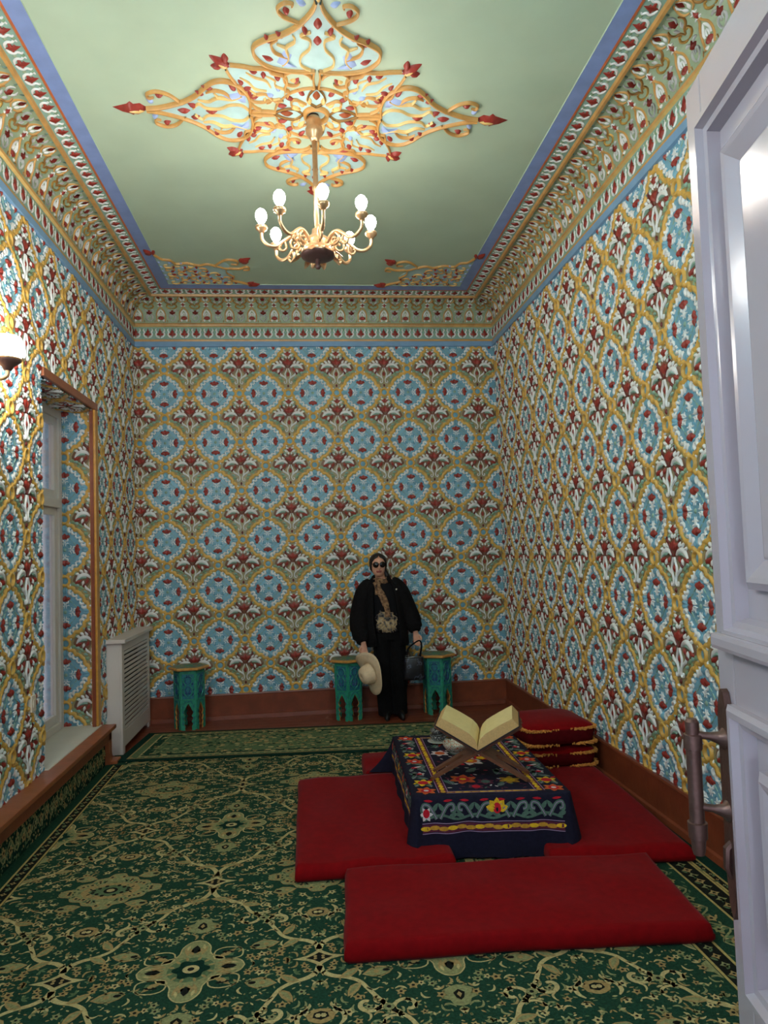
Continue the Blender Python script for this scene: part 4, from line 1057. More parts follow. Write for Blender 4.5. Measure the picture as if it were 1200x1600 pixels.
# embroidery on the hanging sides: x = along edge 0..1 scaled, y = 0 (hem) .. 1 (top)
def side_map(k):
    n0 = k*49
    def f(x, y, h):
        t = max(0, min(42.999, x*43)); i = int(t); fr = t-i
        a = side_pt(n0+i, 1-y, .0012+h); b = side_pt(n0+i+1, 1-y, .0012+h); return tuple(a*(1-fr)+b*fr)
    return f
for k, Ls in ((0, .84), (3, 1.24), (1, 1.2)):
    r = Rel(1); ax = Ls/.33     # keep shapes round: x unit = side length, y unit = drop
    def D(x, y, a, L, w, m, z): # drop in metres along/down
        pts = [(0, 0), (.18, .32), (.45, .5), (.75, .34), (1, 0), (.75, -.34), (.45, -.5), (.18, -.32)]
        c, s = cos(R(a)), sin(R(a)); r.leaf([((x+(u*L*c-v*w*s))/Ls, (y+(u*L*s+v*w*c))/.33) for u, v in pts], z, m, 0, .5, 0, True)
    def ST(pts, w, m, z): 
        Pp = cr(pts, 4); vv = []
        for i in range(len(Pp)):
            a, b = Pp[max(i-1, 0)], Pp[min(i+1, len(Pp)-1)]; L = math.hypot(b[0]-a[0], b[1]-a[1]) or 1
            nx, ny = -(b[1]-a[1])/L*w/2, (b[0]-a[0])/L*w/2; vv += [((Pp[i][0]+nx)/Ls, (Pp[i][1]+ny)/.33, z), ((Pp[i][0]-nx)/Ls, (Pp[i][1]-ny)/.33, z)]
        r._emit(vv, [(2*i, 2*i+1, 2*i+3, 2*i+2) for i in range(len(Pp)-1)], m, False)
    def DI(x, y, rx, ry, m, z): r.leaf([((x+rx*cos(2*PI*i/10))/Ls, (y+ry*sin(2*PI*i/10))/.33) for i in range(10)], z, m, 0, .5, 0, True)
    ST([(.01, .165+.0*i) if i == 0 else (.01+(Ls-.02)*i/12, .165+.004*sin(i*2)) for i in range(13)], .04, 'cl_plum', e)
    n = int(Ls/.05)
    for i in range(n): DI(.03+(Ls-.06)*i/(n-1), .166+.004*sin(i*2.1), .03, .012, 'cl_yellow' if i % 3 == 0 else 'cl_mustard', 2*e+.00005*(i % 2))
    for yy in (.140, .192): ST([(.01+(Ls-.02)*i/12, yy+.003*sin(i*2)) for i in range(13)], .004, 'cl_lilac', 2*e)
    m = max(2, int(Ls/.21)); stp = Ls/m
    ST([(.02+(Ls-.04)*i/(2*m), .222+(.012 if i % 2 else -.012)) for i in range(2*m+1)], .013, 'cl_green', e)
    for i in range(m):
        x0_ = stp*(i+.5)
        for s in (-1, 1):
            ST([(x0_+s*.01, .215), (x0_+s*.03, .25), (x0_+s*.055, .285), (x0_+s*.085, .29), (x0_+s*.09, .262), (x0_+s*.07, .255)], .02, 'cl_green', 1.5*e)
            ST([(x0_+s*.01, .215), (x0_+s*.03, .25), (x0_+s*.055, .285), (x0_+s*.085, .29), (x0_+s*.09, .262), (x0_+s*.07, .255)], .004, 'cl_lilac', 2*e)
            D(x0_+s*.035, .25, 90+s*35, .06, .026, 'cl_green', 1.3*e); D(x0_+s*.06, .225, 90-s*75, .055, .026, 'cl_green', 1.2*e); D(x0_+s*.085, .235, 90-s*20, .05, .024, 'cl_green', 1.1*e)
            D(x0_+s*.03, .308, 90-s*85, .055, .014, 'cl_red', 2*e)
    if k == 0:
        for a in (15, 50, 90, 130, 165): D(Ls*.53, .255, a, .066, .042, 'cl_yellow', 3*e)
        DI(Ls*.53, .264, .024, .03, 'cl_red', 4*e); DI(Ls*.53, .256, .007, .012, 'cl_navy', 5*e)
        for a in range(0, 360, 60): D(.035, .24, a, .04, .022, 'cl_white', 3*e)
        DI(.035, .245, .02, .024, 'cl_red', 4*e)
    else:
        for i in range(m):
            for a in range(0, 360, 60): D(stp*i+.02, .25, a, .04, .022, ('cl_orange', 'cl_white', 'cl_yellow')[i % 3], 3*e)
            DI(stp*i+.02, .25, .018, .018, 'cl_red', 4*e)
    o = link(bpy.data.objects.new('embroidery', r.mesh('embroidery', side_map(k))), cloth); tag(o, kind='stuff')

# ================================================================== BOOK STAND, BOOK, TEA THINGS
FL, FRt = Vector((.656, 4.03)), Vector((1.205, 3.87))
ac = (FRt-FL).normalized(); ax_ = Vector((-ac.y, ac.x))        # across, along (away from camera)
org = (FL+FRt)/2+ac*(-.01)
stand = empty('book_stand', (org.x, org.y, TZ+.003), math.atan2(ac.y, ac.x)); tag(stand, 'folding X-shaped carved wooden book stand on the patterned cloth', 'book stand')
SL = R(30.5); HX = .176; LOW = .325; UPP = .275; DP = .23
def board(sgn):
    # 2-D outline in (s along board from crossing, y depth); feet at s = -LOW
    o = [(UPP, .0), (UPP+.012, .04), (UPP, .08), (UPP+.015, DP/2), (UPP, DP-.08), (UPP+.012, DP-.04), (UPP, DP)]
    low_ = [(.0, DP), (-.05, DP-.004), (-.2, DP-.012), (-LOW+.02, DP-.02), (-LOW, DP-.045), (-LOW+.03, DP-.06), (-.2, DP-.075), (-.12, DP-.085), (-.1, DP/2), (-.12, .085), (-.2, .075), (-LOW+.03, .06), (-LOW, .045), (-LOW+.02, .02), (-.2, .012), (-.05, .004), (0, 0)]
    pts = o+low_; th = .016; vs = []; n = len(pts)
    for off in (-th/2, th/2):
        for s, y in pts:
            x = sgn*(s*cos(SL))-sgn*off*sin(SL); z = HX+s*sin(SL)+off*cos(SL); vs.append((x, y, z))
    fs = [tuple(range(n)), tuple(reversed(range(n, 2*n)))]+[(i, i+n, (i+1) % n+n, (i+1) % n) for i in range(n)]
    ob = meshobj('stand_board', vs, fs, 'rehal', stand); return ob
for s in (-1, 1):
    b = board(s)
    bm = bmesh.new(); bm.from_mesh(b.data); bmesh.ops.recalc_face_normals(bm, faces=bm.faces); bm.to_mesh(b.data); bm.free()
    # carved groove strip down each board
    for yy in (.045, DP-.045):
        vs, fs = tube_data([(s*(t*cos(SL)), yy, HX+t*sin(SL)-.009) for t in (-.27, -.15, -.06)], .005, 6); meshobj('carved_rib', vs, fs, 'rehal', b)
tube('hinge_pin', [(0, .01, HX), (0, DP-.01, HX)], .011, 'rehal', stand)
# open book lying in the V
book = empty('open_book', (org.x, org.y, TZ+.003+HX+.012), math.atan2(ac.y, ac.x)); tag(book, 'thick open book with blank cream pages lying on the wooden stand', 'book')
BD0, BD1 = -.04, .30; BW = .268
def strip(name, prof2, m, midx=None):
    n = len(prof2); vs = [(x, BD0, z) for x, z in prof2]+[(x, BD1, z) for x, z in prof2]
    fs = [tuple(range(n)), tuple(reversed(range(n, 2*n)))]+[(i, i+n, (i+1) % n+n, (i+1) % n) for i in range(n)]
    ob = meshobj(name, vs, fs, m, book, midx)
    bm = bmesh.new(); bm.from_mesh(ob.data); bmesh.ops.recalc_face_normals(bm, faces=bm.faces); bm.to_mesh(ob.data); bm.free(); return ob
for s in (-1, 1):
    bot = [(t*cos(SL), t*sin(SL)+.012) for t in (.0, .07, .14, .2, BW)]
    top = []
    for t in (BW-.012, .22, .17, .12, .08, .045, .02, .004):
        hgt = .052*min(1, (t/.06))**.55*(1+.12*sin(t/BW*PI)); top.append((t*cos(SL)-hgt*sin(SL)*.9, t*sin(SL)+.012+hgt*cos(SL)))
    pr = [(s*max(0.0005, x), z) for x, z in bot+top]; n = len(pr)
    mi = [1, 1]+[1]*4+[1]+[0]*7+[1]
    ob = strip('page_block', pr, ['page', 'page_edge'], mi[:n+2])
    cv = [(s*t*cos(SL), t*sin(SL)+.0105) for t in (0, BW+.008)]+[(s*(BW+.008)*cos(SL), (BW+.008)*sin(SL)+.003), (0, .003)]
    strip('book_cover', cv, 'cover')
def bowl(name, x, y, r_, h_, m, label, cat, z=TZ+.003, ins='porcelain', extra=None):
    t = empty(name, (x, y, z)); tag(t, label, cat)
    lathe('bowl_wall', [(.001, .004), (r_*.42, .003), (r_*.45, 0), (r_*.48, .008), (r_*.72, h_*.3), (r_*.93, h_*.7), (r_, h_), (r_*.97, h_+.002), (r_*.9, h_*.72), (r_*.68, h_*.36), (r_*.4, .016), (.001, .014)], m, t, 28)
    lathe('foot_ring', [(r_*.40, .004), (r_*.40, -.0005), (r_*.47, -.0005), (r_*.48, .008)], ins, t, 20)
    return t
t = empty('saucer', (.855, 4.85, TZ+.002)); tag(t, 'small pale saucer under the dark patterned cup', 'saucer')
lathe('dish', [(.001, .003), (.03, .0), (.034, .002), (.055, .008), (.075, .013), (.076, .015), (.054, .011), (.001, .008)], 'porcelain', t, 28); lathe('foot_ring', [(.026, .003), (.026, -.001), (.031, -.001), (.032, .003)], 'porcelain', t, 20)
c = bowl('tea_bowl', .855, 4.85, .06, .042, 'cup_print', 'dark patterned tea bowl on a pale saucer', 'bowl', TZ+.012)
c = bowl('tea_bowl', .855, 4.85, .056, .036, 'cup_print', 'dark patterned tea bowl nested in another tea bowl', 'bowl', TZ+.055)
c = bowl('serving_bowl', .925, 4.60, .088, .062, 'bowl_print', 'wide pale bowl with green floral print beside the book stand', 'bowl')
t = empty('sugar_pot', (.965, 4.98, TZ+.003)); tag(t, 'small pale lidded pot behind the tea bowls', 'pot')
lathe('pot_body', [(.001, .002), (.03, 0), (.045, .012), (.052, .026), (.046, .04)], 'porcelain', t, 24); lathe('lid', [(.048, .039), (.044, .046), (.02, .056), (.001, .058)], 'cup_print', t, 24); lathe('lid_knob', [(.001, .078), (.008, .074), (.009, .066), (.004, .057)], 'porcelain', t, 12)

# ================================================================== CUSHIONS
def cushion(x0, x1, y0_, y1_, z0_, h, label, rz=0):
    cx, cy = (x0+x1)/2, (y0_+y1_)/2; hx, hy = (x1-x0)/2, (y1_-y0_)/2
    t = empty('cushion', (cx, cy, z0_), rz); tag(t, label, 'cushion', 'red fringed cushions stacked on the mat')
    N = 64; rings = []
    def sq(a, p=.35): c, s = cos(a), sin(a); return (math.copysign(abs(c)**p, c), math.copysign(abs(s)**p, s))
    prof_ = [(.02, .0), (.5, .0), (.86, .004), (.955, .02), (.985, .35*h), (1.0, .62*h), (.985, .70*h)]
    top_ = [(.96, .76*h), (.88, .86*h), (.72, .95*h), (.5, 1.0*h), (.25, 1.03*h), (.02, 1.04*h)]
    def build(name, pr, m):
        vs = []; fs = []
        for k, z in pr:
            for i in range(N):
                a = 2*PI*i/N; c, s = sq(a); w = 1+.012*sin(5*a+z*40)
                vs.append((c*hx*k*w, s*hy*k*w, z))
        for j in range(len(pr)-1):
            for i in range(N): fs.append((j*N+i, j*N+(i+1) % N, (j+1)*N+(i+1) % N, (j+1)*N+i))
        fs.append(tuple(reversed(range(N)))); fs.append(tuple((len(pr)-1)*N+i for i in range(N)))
        return meshobj(name, vs, fs, m, t, smooth=True)
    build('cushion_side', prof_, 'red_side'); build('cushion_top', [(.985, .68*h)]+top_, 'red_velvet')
    rr = random.Random(int(z0_*1000))
    for zf in (.70*h, .055*h+.006):
        vs = []; fs = []; K = 420
        for i in range(K):
            a = 2*PI*(i+rr.uniform(-.4, .4))/K; c, s = sq(a); n = Vector((c, s, 0)).normalized(); tn = Vector((-n.y, n.x, 0))
            b = Vector((c*hx*.985, s*hy*.985, zf+rr.uniform(-.004, .006))); L = rr.uniform(.014, .03); d = n*L+Vector((0, 0, rr.uniform(-.012, .008)))+tn*rr.uniform(-.01, .01)
            w = tn*.006; o = len(vs); up_ = Vector((0, 0, .006))
            vs += [b-w-up_, b+w-up_, b+w+up_, b-w+up_, b+d]; fs += [(o, o+1, o+4), (o+1, o+2, o+4), (o+2, o+3, o+4), (o+3, o, o+4)]
        f = meshobj('gold_fringe', vs, fs, 'fringe', t); tag(f, kind='stuff')
    return t
ZM = Zm+.082
cushion(1.475, 2.035, 4.92, 5.48, ZM, .145, 'red velvet cushion with gold fringe at the bottom of the stack', 0)
cushion(1.475, 2.02, 4.90, 5.46, ZM+.158, .165, 'plump red velvet cushion with gold fringe on top of the stack', R(4))

# ================================================================== CHANDELIER
CH = Vector((.11, 4.25, 0))
ch = empty('chandelier', (CH.x, CH.y, 3.42), R(-85)); tag(ch, 'gilded eight-arm chandelier with glowing bare bulbs hanging from the ceiling rose', 'chandelier')
zc = 3.42
lathe('ceiling_cup', [(.001, .975), (.03, .97), (.045, .95), (.05, .925), (.042, .90), (.055, .885), (.052, .86), (.03, .83), (.022, .81), (.001, .81)], 'brass', ch, 24)
lathe('cable_gland', [(.001, .98), (.032, .98), (.032, .968), (.001, .966)], 'dark', ch, 16)
lathe('rod', [(.001, .83), (.016, .83), (.016, .52), (.022, .515), (.022, .50), (.014, .49), (.014, .12), (.001, .12)], 'brass', ch, 16)
lathe('hub', [(.014, .26), (.03, .25), (.034, .22), (.05, .205), (.072, .19), (.085, .165), (.082, .135), (.095, .12), (.1, .105), (.098, .085), (.02, .083), (.001, .083)], 'brass', ch, 32)
lathe('bottom_dish', [(.104, .092), (.1, .078), (.07, .068), (.03, .064), (.001, .063)], 'brass_dk', ch, 32)
lathe('finial', [(.012, .066), (.016, .05), (.014, .03), (.02, .02), (.012, .004), (.001, 0)], 'brass_dk', ch, 16)
arm_path = cr([(.075, 0, .15), (.11, 0, .19), (.155, 0, .2), (.2, 0, .17), (.245, 0, .135), (.295, 0, .135), (.335, 0, .17), (.338, 0, .215)], 5)
avs, afs = tube_data(arm_path, [.012]*8+[.011]*20+[.010]*8, 8)
for k in range(2):
    pth = cr([(.14, 0, .195), (.165, 0, .165), (.155, 0, .13), (.125, 0, .125), (.11, 0, .15), (.128, 0, .168), (.142, 0, .155)], 3) if k == 0 else cr([(.2, 0, .165), (.19, 0, .125), (.215, 0, .105), (.235, 0, .125), (.222, 0, .14)], 3)
    v2, f2 = tube_data(pth, .0085, 6); o_ = len(avs); avs += v2; afs += [tuple(o_+i for i in f) for f in f2]
AM = bpy.data.meshes.new('arm'); AM.from_pydata([tuple(v) for v in avs], [], afs); AM.materials.append(MATS['brass']); AM.polygons.foreach_set('use_smooth', [True]*len(AM.polygons))
def mesh_of(name, prof_, m, n=16):
    v, f = lathe_data(prof_, n); me = bpy.data.meshes.new(name); me.from_pydata(v, [], f); me.materials.append(MATS[m]); me.polygons.foreach_set('use_smooth', [True]*len(me.polygons)); return me
CUP = mesh_of('candle_cup', [(.001, .208), (.014, .21), (.02, .222), (.034, .232), (.038, .245), (.036, .252), (.02, .25), (.016, .262), (.001, .262)], 'brass')
BULB = mesh_of('bulb', [(.001, .262), (.013, .263), (.017, .272), (.030, .293), (.036, .315), (.031, .339), (.017, .356), (.001, .362)], 'bulb_glow', 14)
lf = Rel(1); lf.drop(0, 0, 0, .085, .05, .012, 'brass', 0, False, .1); lf.drop(0, 0, 0, .05, .025, .008, 'c_orange', .008)
LEAF = lf.mesh('acanthus_leaf', lambda x, y, h: (.098+h*.5+x*.75, y*.8, .112-x*.62))
for k in range(8):
    a = 2*PI*k/8
    ar = link(bpy.data.objects.new('arm', AM), ch); ar.rotation_euler.z = a
    for nm, me in (('candle_cup', CUP), ('bulb', BULB)):
        ob = link(bpy.data.objects.new(nm, me), ar); ob.location = (.338, 0, 0)
    ob = link(bpy.data.objects.new('acanthus_leaf', LEAF), ch); ob.rotation_euler.z = a+PI/8

# ================================================================== WALL SCONCES
def sconce(loc, rz, label, glow='sconce_glow'):
    t = empty('wall_sconce', loc, rz); tag(t, label, 'sconce', 'bronze wall sconces')
    # local +x points into the room
    lathe('backplate', [(.001, 0), (.075, 0), (.08, .008), (.06, .02), (.05, .03), (.001, .032)], 'bronze', t, 24, M=Matrix.Rotation(PI/2, 4, 'Y'))
    tube('sconce_arm', cr([(.02, 0, 0), (.07, 0, -.06), (.13, 0, -.1), (.17, 0, -.085), (.175, 0, -.05)], 5), .012, 'brass', t, 8)
    cp = lathe('sconce_cup', [(.001, -.06), (.02, -.055), (.03, -.035), (.05, -.02), (.068, -.005), (.066, .004), (.001, .002)], 'brass_dk', t, 24); cp.location = (.175, 0, 0)
    rb = lathe('cup_rim', [(.066, -.002), (.071, .002), (.071, .01), (.064, .008)], 'brass', cp, 24)
    vs, fs = lathe_data([(.05, .006), (.064, .02), (.074, .05), (.076, .085), (.07, .115), (.062, .128), (.058, .127), (.001, .12)], 24)
    vs = [(x*(1+.05*cos(12*math.atan2(y, x))), y*(1+.05*cos(12*math.atan2(y, x))), z) for x, y, z in vs]
    sh = meshobj('glass_shade', vs, fs, glow, t, smooth=True); sh.location = (.175, 0, 0)
    return t
sconce((XL, 3.95, 2.78), 0, 'lit wall sconce with ribbed glass shade beside the window')
sconce((XL, 1.9, 2.80), 0, 'added fill sconce with ribbed glass shade, out of view between window and doorway')  # invented lamp outside the frame, evens out the light
sconce((-1.35, YF, 2.80), PI/2, 'added fill sconce with ribbed glass shade, out of view between the doorway and the window wall', 'fill_sconce_glow')  # made-up lamp behind the camera, fills the far wall with light
sconce((1.35, YF, 2.80), PI/2, 'added fill sconce with ribbed glass shade, out of view behind the open white door', 'fill_sconce_glow')  # its added twin, also unseen, brightens the far end of the room

# ================================================================== SIDE TABLES
TS, TH = .150, .572          # panel width, panel height
def panel_mesh():
    w = TS/2
    half = [(w, 0), (w, TH), (0, TH)]
    cut = [(w-.046, 0), (w-.040, .016), (w-.046, .035), (w-.036, .052), (w-.034, .066), (w-.046, .085), (w-.034, .105), (w-.032, .12), (w-.046, .14), (w-.032, .162), (w-.032, .178), (w-.042, .195), (w-.05, .215), (.004, .25), (0, .258)]
    right = cut[::-1]+[(w-.012, 0), (w, .015), (w, TH)]
    pts = right+[(-x, z) for x, z in right[::-1]][:-1]
    bm = bmesh.new(); f = []
    for y in (0, .014): f.append([bm.verts.new((x, y, z)) for x, z in pts])
    n = len(pts)
    bm.faces.new(f[0]); bm.faces.new(f[1][::-1])
    for i in range(n):
        q = bm.faces.new((f[0][i], f[1][i], f[1][(i+1) % n], f[0][(i+1) % n])); q.material_index = 1
    bmesh.ops.recalc_face_normals(bm, faces=bm.faces)
    me = bpy.data.meshes.new('side_panel'); bm.to_mesh(me); bm.free(); me.materials.append(MATS['tb_green']); me.materials.append(MATS['tb_gold']); return me
def carving_mesh():
    r = Rel(1)
    r.plate([(-.055, .30), (.055, .30), (.055, TH-.035), (-.055, TH-.035)], .002, 'tb_teal')
    r.sym('x'); z = .002
    r.stroke([(0, .31), (.03, .34), (.046, .385), (.02, .43), (.044, .47), (.03, .51), (0, .525)], [.004, .01, .012, .01, .012, .01, .004], .006, 'tb_green', z, 4)
    r.stroke([(.002, .36), (.022, .385), (.012, .415), (.002, .42)], [.004, .009, .008, .004], .006, 'tb_blue', z, 3)
    r.stroke([(.004, .45), (.025, .46), (.02, .495)], [.004, .009, .004], .006, 'tb_blue', z, 3)
    for x, zz, a in ((.035, .33, 60), (.045, .43, 100), (.03, .36, 200), (.04, .50, 150), (.012, .34, 80), (.02, .445, 20), (.01, .50, 90), (.045, .37, 80)): r.drop(x, zz, R(a), .034, .016, .005, 'tb_blue', z)
    r.drop(.012, .395, R(80), .04, .018, .005, 'tb_teal', z)
    r.stroke([(.06, .285), (.06, TH-.025)], .006, .005, 'tb_green', 0, 1); r.stroke([(.0, .29), (.06, .29)], .006, .005, 'tb_green', 0, 1); r.stroke([(0, TH-.028), (.06, TH-.028)], .006, .005, 'tb_green', 0, 1)
    r.stroke([(.002, .268), (.012, .278), (.03, .272), (.04, .24)], [.004, .008, .008, .003], .005, 'tb_teal', 0, 3)
    for zz in (.05, .1, .16, .21): r.drop(.05, zz, R(90), .035, .012, .003, 'tb_teal')
    return r.mesh('carved_ornament')
PANEL, CARV = panel_mesh(), carving_mesh()
def side_table(x, y, rz, label):
    t = empty('side_table', (x, y, .004), rz); tag(t, label, 'side table', 'painted hexagonal tables along the far wall')
    ap = TS/2/math.tan(PI/6)
    for k in range(6):
        a = 2*PI*k/6
        M = Matrix.Rotation(a, 4, 'Z') @ Matrix.Translation((0, -ap, 0))
        p = link(bpy.data.objects.new('side_panel', PANEL), t); p.matrix_local = M
        c = link(bpy.data.objects.new('carved_ornament', CARV), p); tag(c, kind='stuff')
    Rr = .198; vs = []; fs = []
    prof_ = [(Rr-.02, TH), (Rr, TH+.008), (Rr, TH+.022), (Rr-.012, TH+.03)]
    for rr_, z in prof_:
        for k in range(6): vs.append((rr_*cos(PI/6+k*PI/3), rr_*sin(PI/6+k*PI/3), z))
    # flat-to-front hexagon
    vs = [(v[0]*cos(PI/6)-v[1]*sin(PI/6), v[0]*sin(PI/6)+v[1]*cos(PI/6), v[2]) for v in vs]
    for j in range(3):
        for k in range(6): fs.append((j*6+k, j*6+(k+1) % 6, (j+1)*6+(k+1) % 6, (j+1)*6+k))
    fs.append(tuple(18+k for k in range(6))); fs.append(tuple(reversed(range(6))))
    top = meshobj('table_top', vs, fs, ['tb_gold', 'tb_top'], t, [0]*18+[1, 0])
    r = Rel(1); r.disc(0, 0, .06, .001, 'tb_green', n=12, lobes=6, amp=.3)
    for k in range(6):
        a = k*PI/3; r.drop(.07*cos(a), .07*sin(a), a, .07, .04, .001, 'tb_teal'); r.drop(.09*cos(a+PI/6), .09*sin(a+PI/6), a+PI/6, .05, .03, .001, 'tb_green')
    m = link(bpy.data.objects.new('painted_motif', r.mesh('painted_motif', lambda x, y, h: (x, y, h))), top); m.location = (0, 0, TH+.03)
    return t
side_table(-1.205, 7.225, R(4), 'green hexagonal carved side table beside the white radiator cover')
side_table(.372, 7.205, R(24), 'green hexagonal carved side table next to the pale sun hat')
side_table(1.285, 7.235, R(-20), 'green hexagonal carved side table next to the dark handbag')

# ================================================================== RADIATOR COVER
rc = empty('radiator_cover', (XL, 6.85, 0)); tag(rc, 'white slatted radiator cover against the window wall', 'radiator cover')
def rpart(name, lst, m='rad_white', bev=.004):
    bm = bmesh.new()
    for b in lst: add_box(bm, *b, bev)
    o = bm_obj(name, bm, m, rc); o.matrix_parent_inverse = Matrix.Translation(rc.location).inverted(); return o
X0r, X1r, Y0r, Y1r, Hr = XL+.002, -1.625, 6.36, 7.42, .955
rpart('cover_top', [(XL+.002, X1r+.035, Y0r-.03, Y1r+.02, Hr, Hr+.035)], bev=.006)
rpart('side_panel', [(X0r, X1r-.02, Y0r, Y0r+.022, .004, Hr)], bev=.003)
rpart('side_panel', [(X0r, X1r-.02, Y1r-.022, Y1r, .004, Hr)], bev=.003)
rpart('corner_stile', [(X1r-.02, X1r, Y0r, Y0r+.075, .004, Hr)], bev=.003); rpart('corner_stile', [(X1r-.02, X1r, Y1r-.075, Y1r, .004, Hr)], bev=.003)
rpart('top_rail', [(X1r-.02, X1r, Y0r+.075, Y1r-.075, Hr-.075, Hr)], bev=.003); rpart('bottom_rail', [(X1r-.02, X1r, Y0r+.075, Y1r-.075, .06, .195)], bev=.003)
NS = 17; zlo, zhi = .195, Hr-.075; pit_ = (zhi-zlo)/NS
SLM = None
for k in range(NS):
    za = zlo+k*pit_+.008; bm = bmesh.new(); add_box(bm, X1r-.013, X1r-.003, Y0r+.073, Y1r-.073, za, za+pit_-.015, .002)
    o = bm_obj('slat', bm, 'rad_white', rc); o.matrix_parent_inverse = Matrix.Translation(rc.location).inverted()
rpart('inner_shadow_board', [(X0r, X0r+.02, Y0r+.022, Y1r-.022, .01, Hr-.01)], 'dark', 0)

# ================================================================== WALL SOCKET
so = empty('light_switch', (XL, 4.69, .80)); tag(so, 'small white plastic switch plate on the patterned wall by the window', 'switch')
box('switch_plate', .0, .026, -.036, .036, -.05, .05, 'ivory', so, .004); box('switch_rocker', .026, .031, -.016, .016, -.026, .026, 'ivory', so, .002)

# ================================================================== DOOR
DL = Vector((.722, 1.2, 0)); da = R(9.9)
dr = empty('door_1', (DL.x, DL.y, 0)); tag(dr, 'open white panelled door with long bronze pull handle', kind='structure')
# local frame: +x from leading edge to hinge (towards the camera side), +y out of the visible face, z up
MD = Matrix(((-sin(da), -cos(da), 0, DL.x), (-cos(da), sin(da), 0, DL.y), (0, 0, 1, 0), (0, 0, 0, 1)))
dr.matrix_world = MD
DW, DH = .86, 2.515; TK = .045
def dpart(name, lst, m='door_paint', bev=.004, parent=dr):
    bm = bmesh.new()
    for b in lst: add_box(bm, *b, bev)
    bmesh.ops.recalc_face_normals(bm, faces=bm.faces)
    return bm_obj(name, bm, m, parent)
u0, u1 = .066, DW-.066
# MD mirrors handedness? keep determinant positive by construction
rowz = [(.12, .82), (.93, 1.405), (1.522, 2.42)]
dpart('stile', [(0, u0, -TK, 0, .012, DH)]); dpart('stile', [(u1, DW, -TK, 0, .012, DH)])
for a, b in ((.012, .12), (.82, .93), (1.405, 1.522), (2.42, DH)): dpart('rail', [(u0, u1, -TK, 0, a, b)], bev=.003)
def moulding(a0, a1, b0, b1, prof_, m='door_paint'):
    """mitred picture-frame moulding: prof = (inset, out)"""
    vs = []; fs = []
    for i, o_ in prof_:
        vs += [(a0+i, o_, b0+i), (a1-i, o_, b0+i), (a1-i, o_, b1-i), (a0+i, o_, b1-i)]
    for k in range(len(prof_)-1):
        for j in range(4): fs.append((k*4+j, k*4+(j+1) % 4, (k+1)*4+(j+1) % 4, (k+1)*4+j))
    ob = meshobj('panel_moulding', vs, fs, m, dr)
    bm = bmesh.new(); bm.from_mesh(ob.data)
    bmesh.ops.recalc_face_normals(bm, faces=bm.faces)
    bm.to_mesh(ob.data); bm.free(); return ob
for b0, b1 in rowz:
    moulding(u0-.004, u1+.004, b0-.004, b1+.004, [(0, 0), (.0, .012), (.008, .018), (.018, .018), (.024, .006), (.034, .004), (.04, -.018)])
    dpart('panel_field', [(u0, u1, -TK+.006, -.016, b0, b1)], bev=0)
    moulding(u0+.07, u1-.07, b0+.085, b1-.085, [(0, -.016), (.0, -.002), (.012, .006), (.02, .004), (.045, -.008), (.05, -.012)])
    dpart('raised_panel', [(u0+.118, u1-.118, -.02, -.006, b0+.133, b1-.133)], bev=.004)
dpart('cornice_ledge', [(u0-.02, u1+.02, -.002, .03, 1.502, 1.53)], bev=.008)
# bronze handle set
hd = empty('handle_set'); hd.parent = dr
def hx(ob): ob.parent = dr; return ob
COLh = 'bronze'
pts = [(-.012, 1.06), (-.016, 1.09), (-.02, 1.12), (-.02, 1.37), (-.016, 1.4), (-.008, 1.425), (0, 1.43), (.008, 1.425), (.016, 1.4), (.02, 1.37), (.02, 1.12), (.016, 1.09), (.012, 1.06), (0, 1.04)]
n = len(pts); xo = .036
vs = [(xo+x, .001, z) for x, z in pts]+[(xo+x, .012, z) for x, z in pts]
pl_ = meshobj('escutcheon', vs, [tuple(range(n)), tuple(reversed(range(n, 2*n)))]+[(i, i+n, (i+1) % n+n, (i+1) % n) for i in range(n)], COLh, dr)
bm = bmesh.new(); bm.from_mesh(pl_.data); bmesh.ops.recalc_face_normals(bm, faces=bm.faces); bm.to_mesh(pl_.data); bm.free()
bpy.data.objects.remove(hd)
HY = .06
for zz in (1.345, 1.222):
    tube('handle_post', [(xo, .006, zz), (xo, .012, zz), (xo, .02, zz+.001), (xo-.004, .034, zz+.003), (xo-.008, HY, zz+.006)], [.020, .019, .011, .0065, .0065], COLh, dr, 14)
tube('pull_grip', [(xo-.01, HY, 1.145), (xo-.01, HY, 1.152), (xo-.01, HY, 1.172), (xo-.01, HY, 1.173), (xo-.01, HY, 1.2), (xo-.01, HY, 1.201), (xo-.01, HY, 1.325), (xo-.01, HY, 1.326), (xo-.01, HY, 1.35), (xo-.01, HY, 1.351), (xo-.01, HY, 1.372), (xo-.01, HY, 1.377)], [.009, .011, .0125, .0155, .0165, .0125, .0125, .0155, .0155, .0115, .0115, .008], COLh, dr, 16)
tube('thumb_latch', [(xo+.002, .006, 1.17), (xo+.002, .016, 1.16), (xo+.002, .018, 1.13), (xo+.002, .012, 1.11)], [.007, .008, .007, .004], COLh, dr, 8)

for o in dr.children:
    if o.name.split('.')[0] in ('pull_grip', 'handle_post', 'thumb_latch'): m_ = o.modifiers.new('e', 'EDGE_SPLIT'); m_.split_angle = R(28)

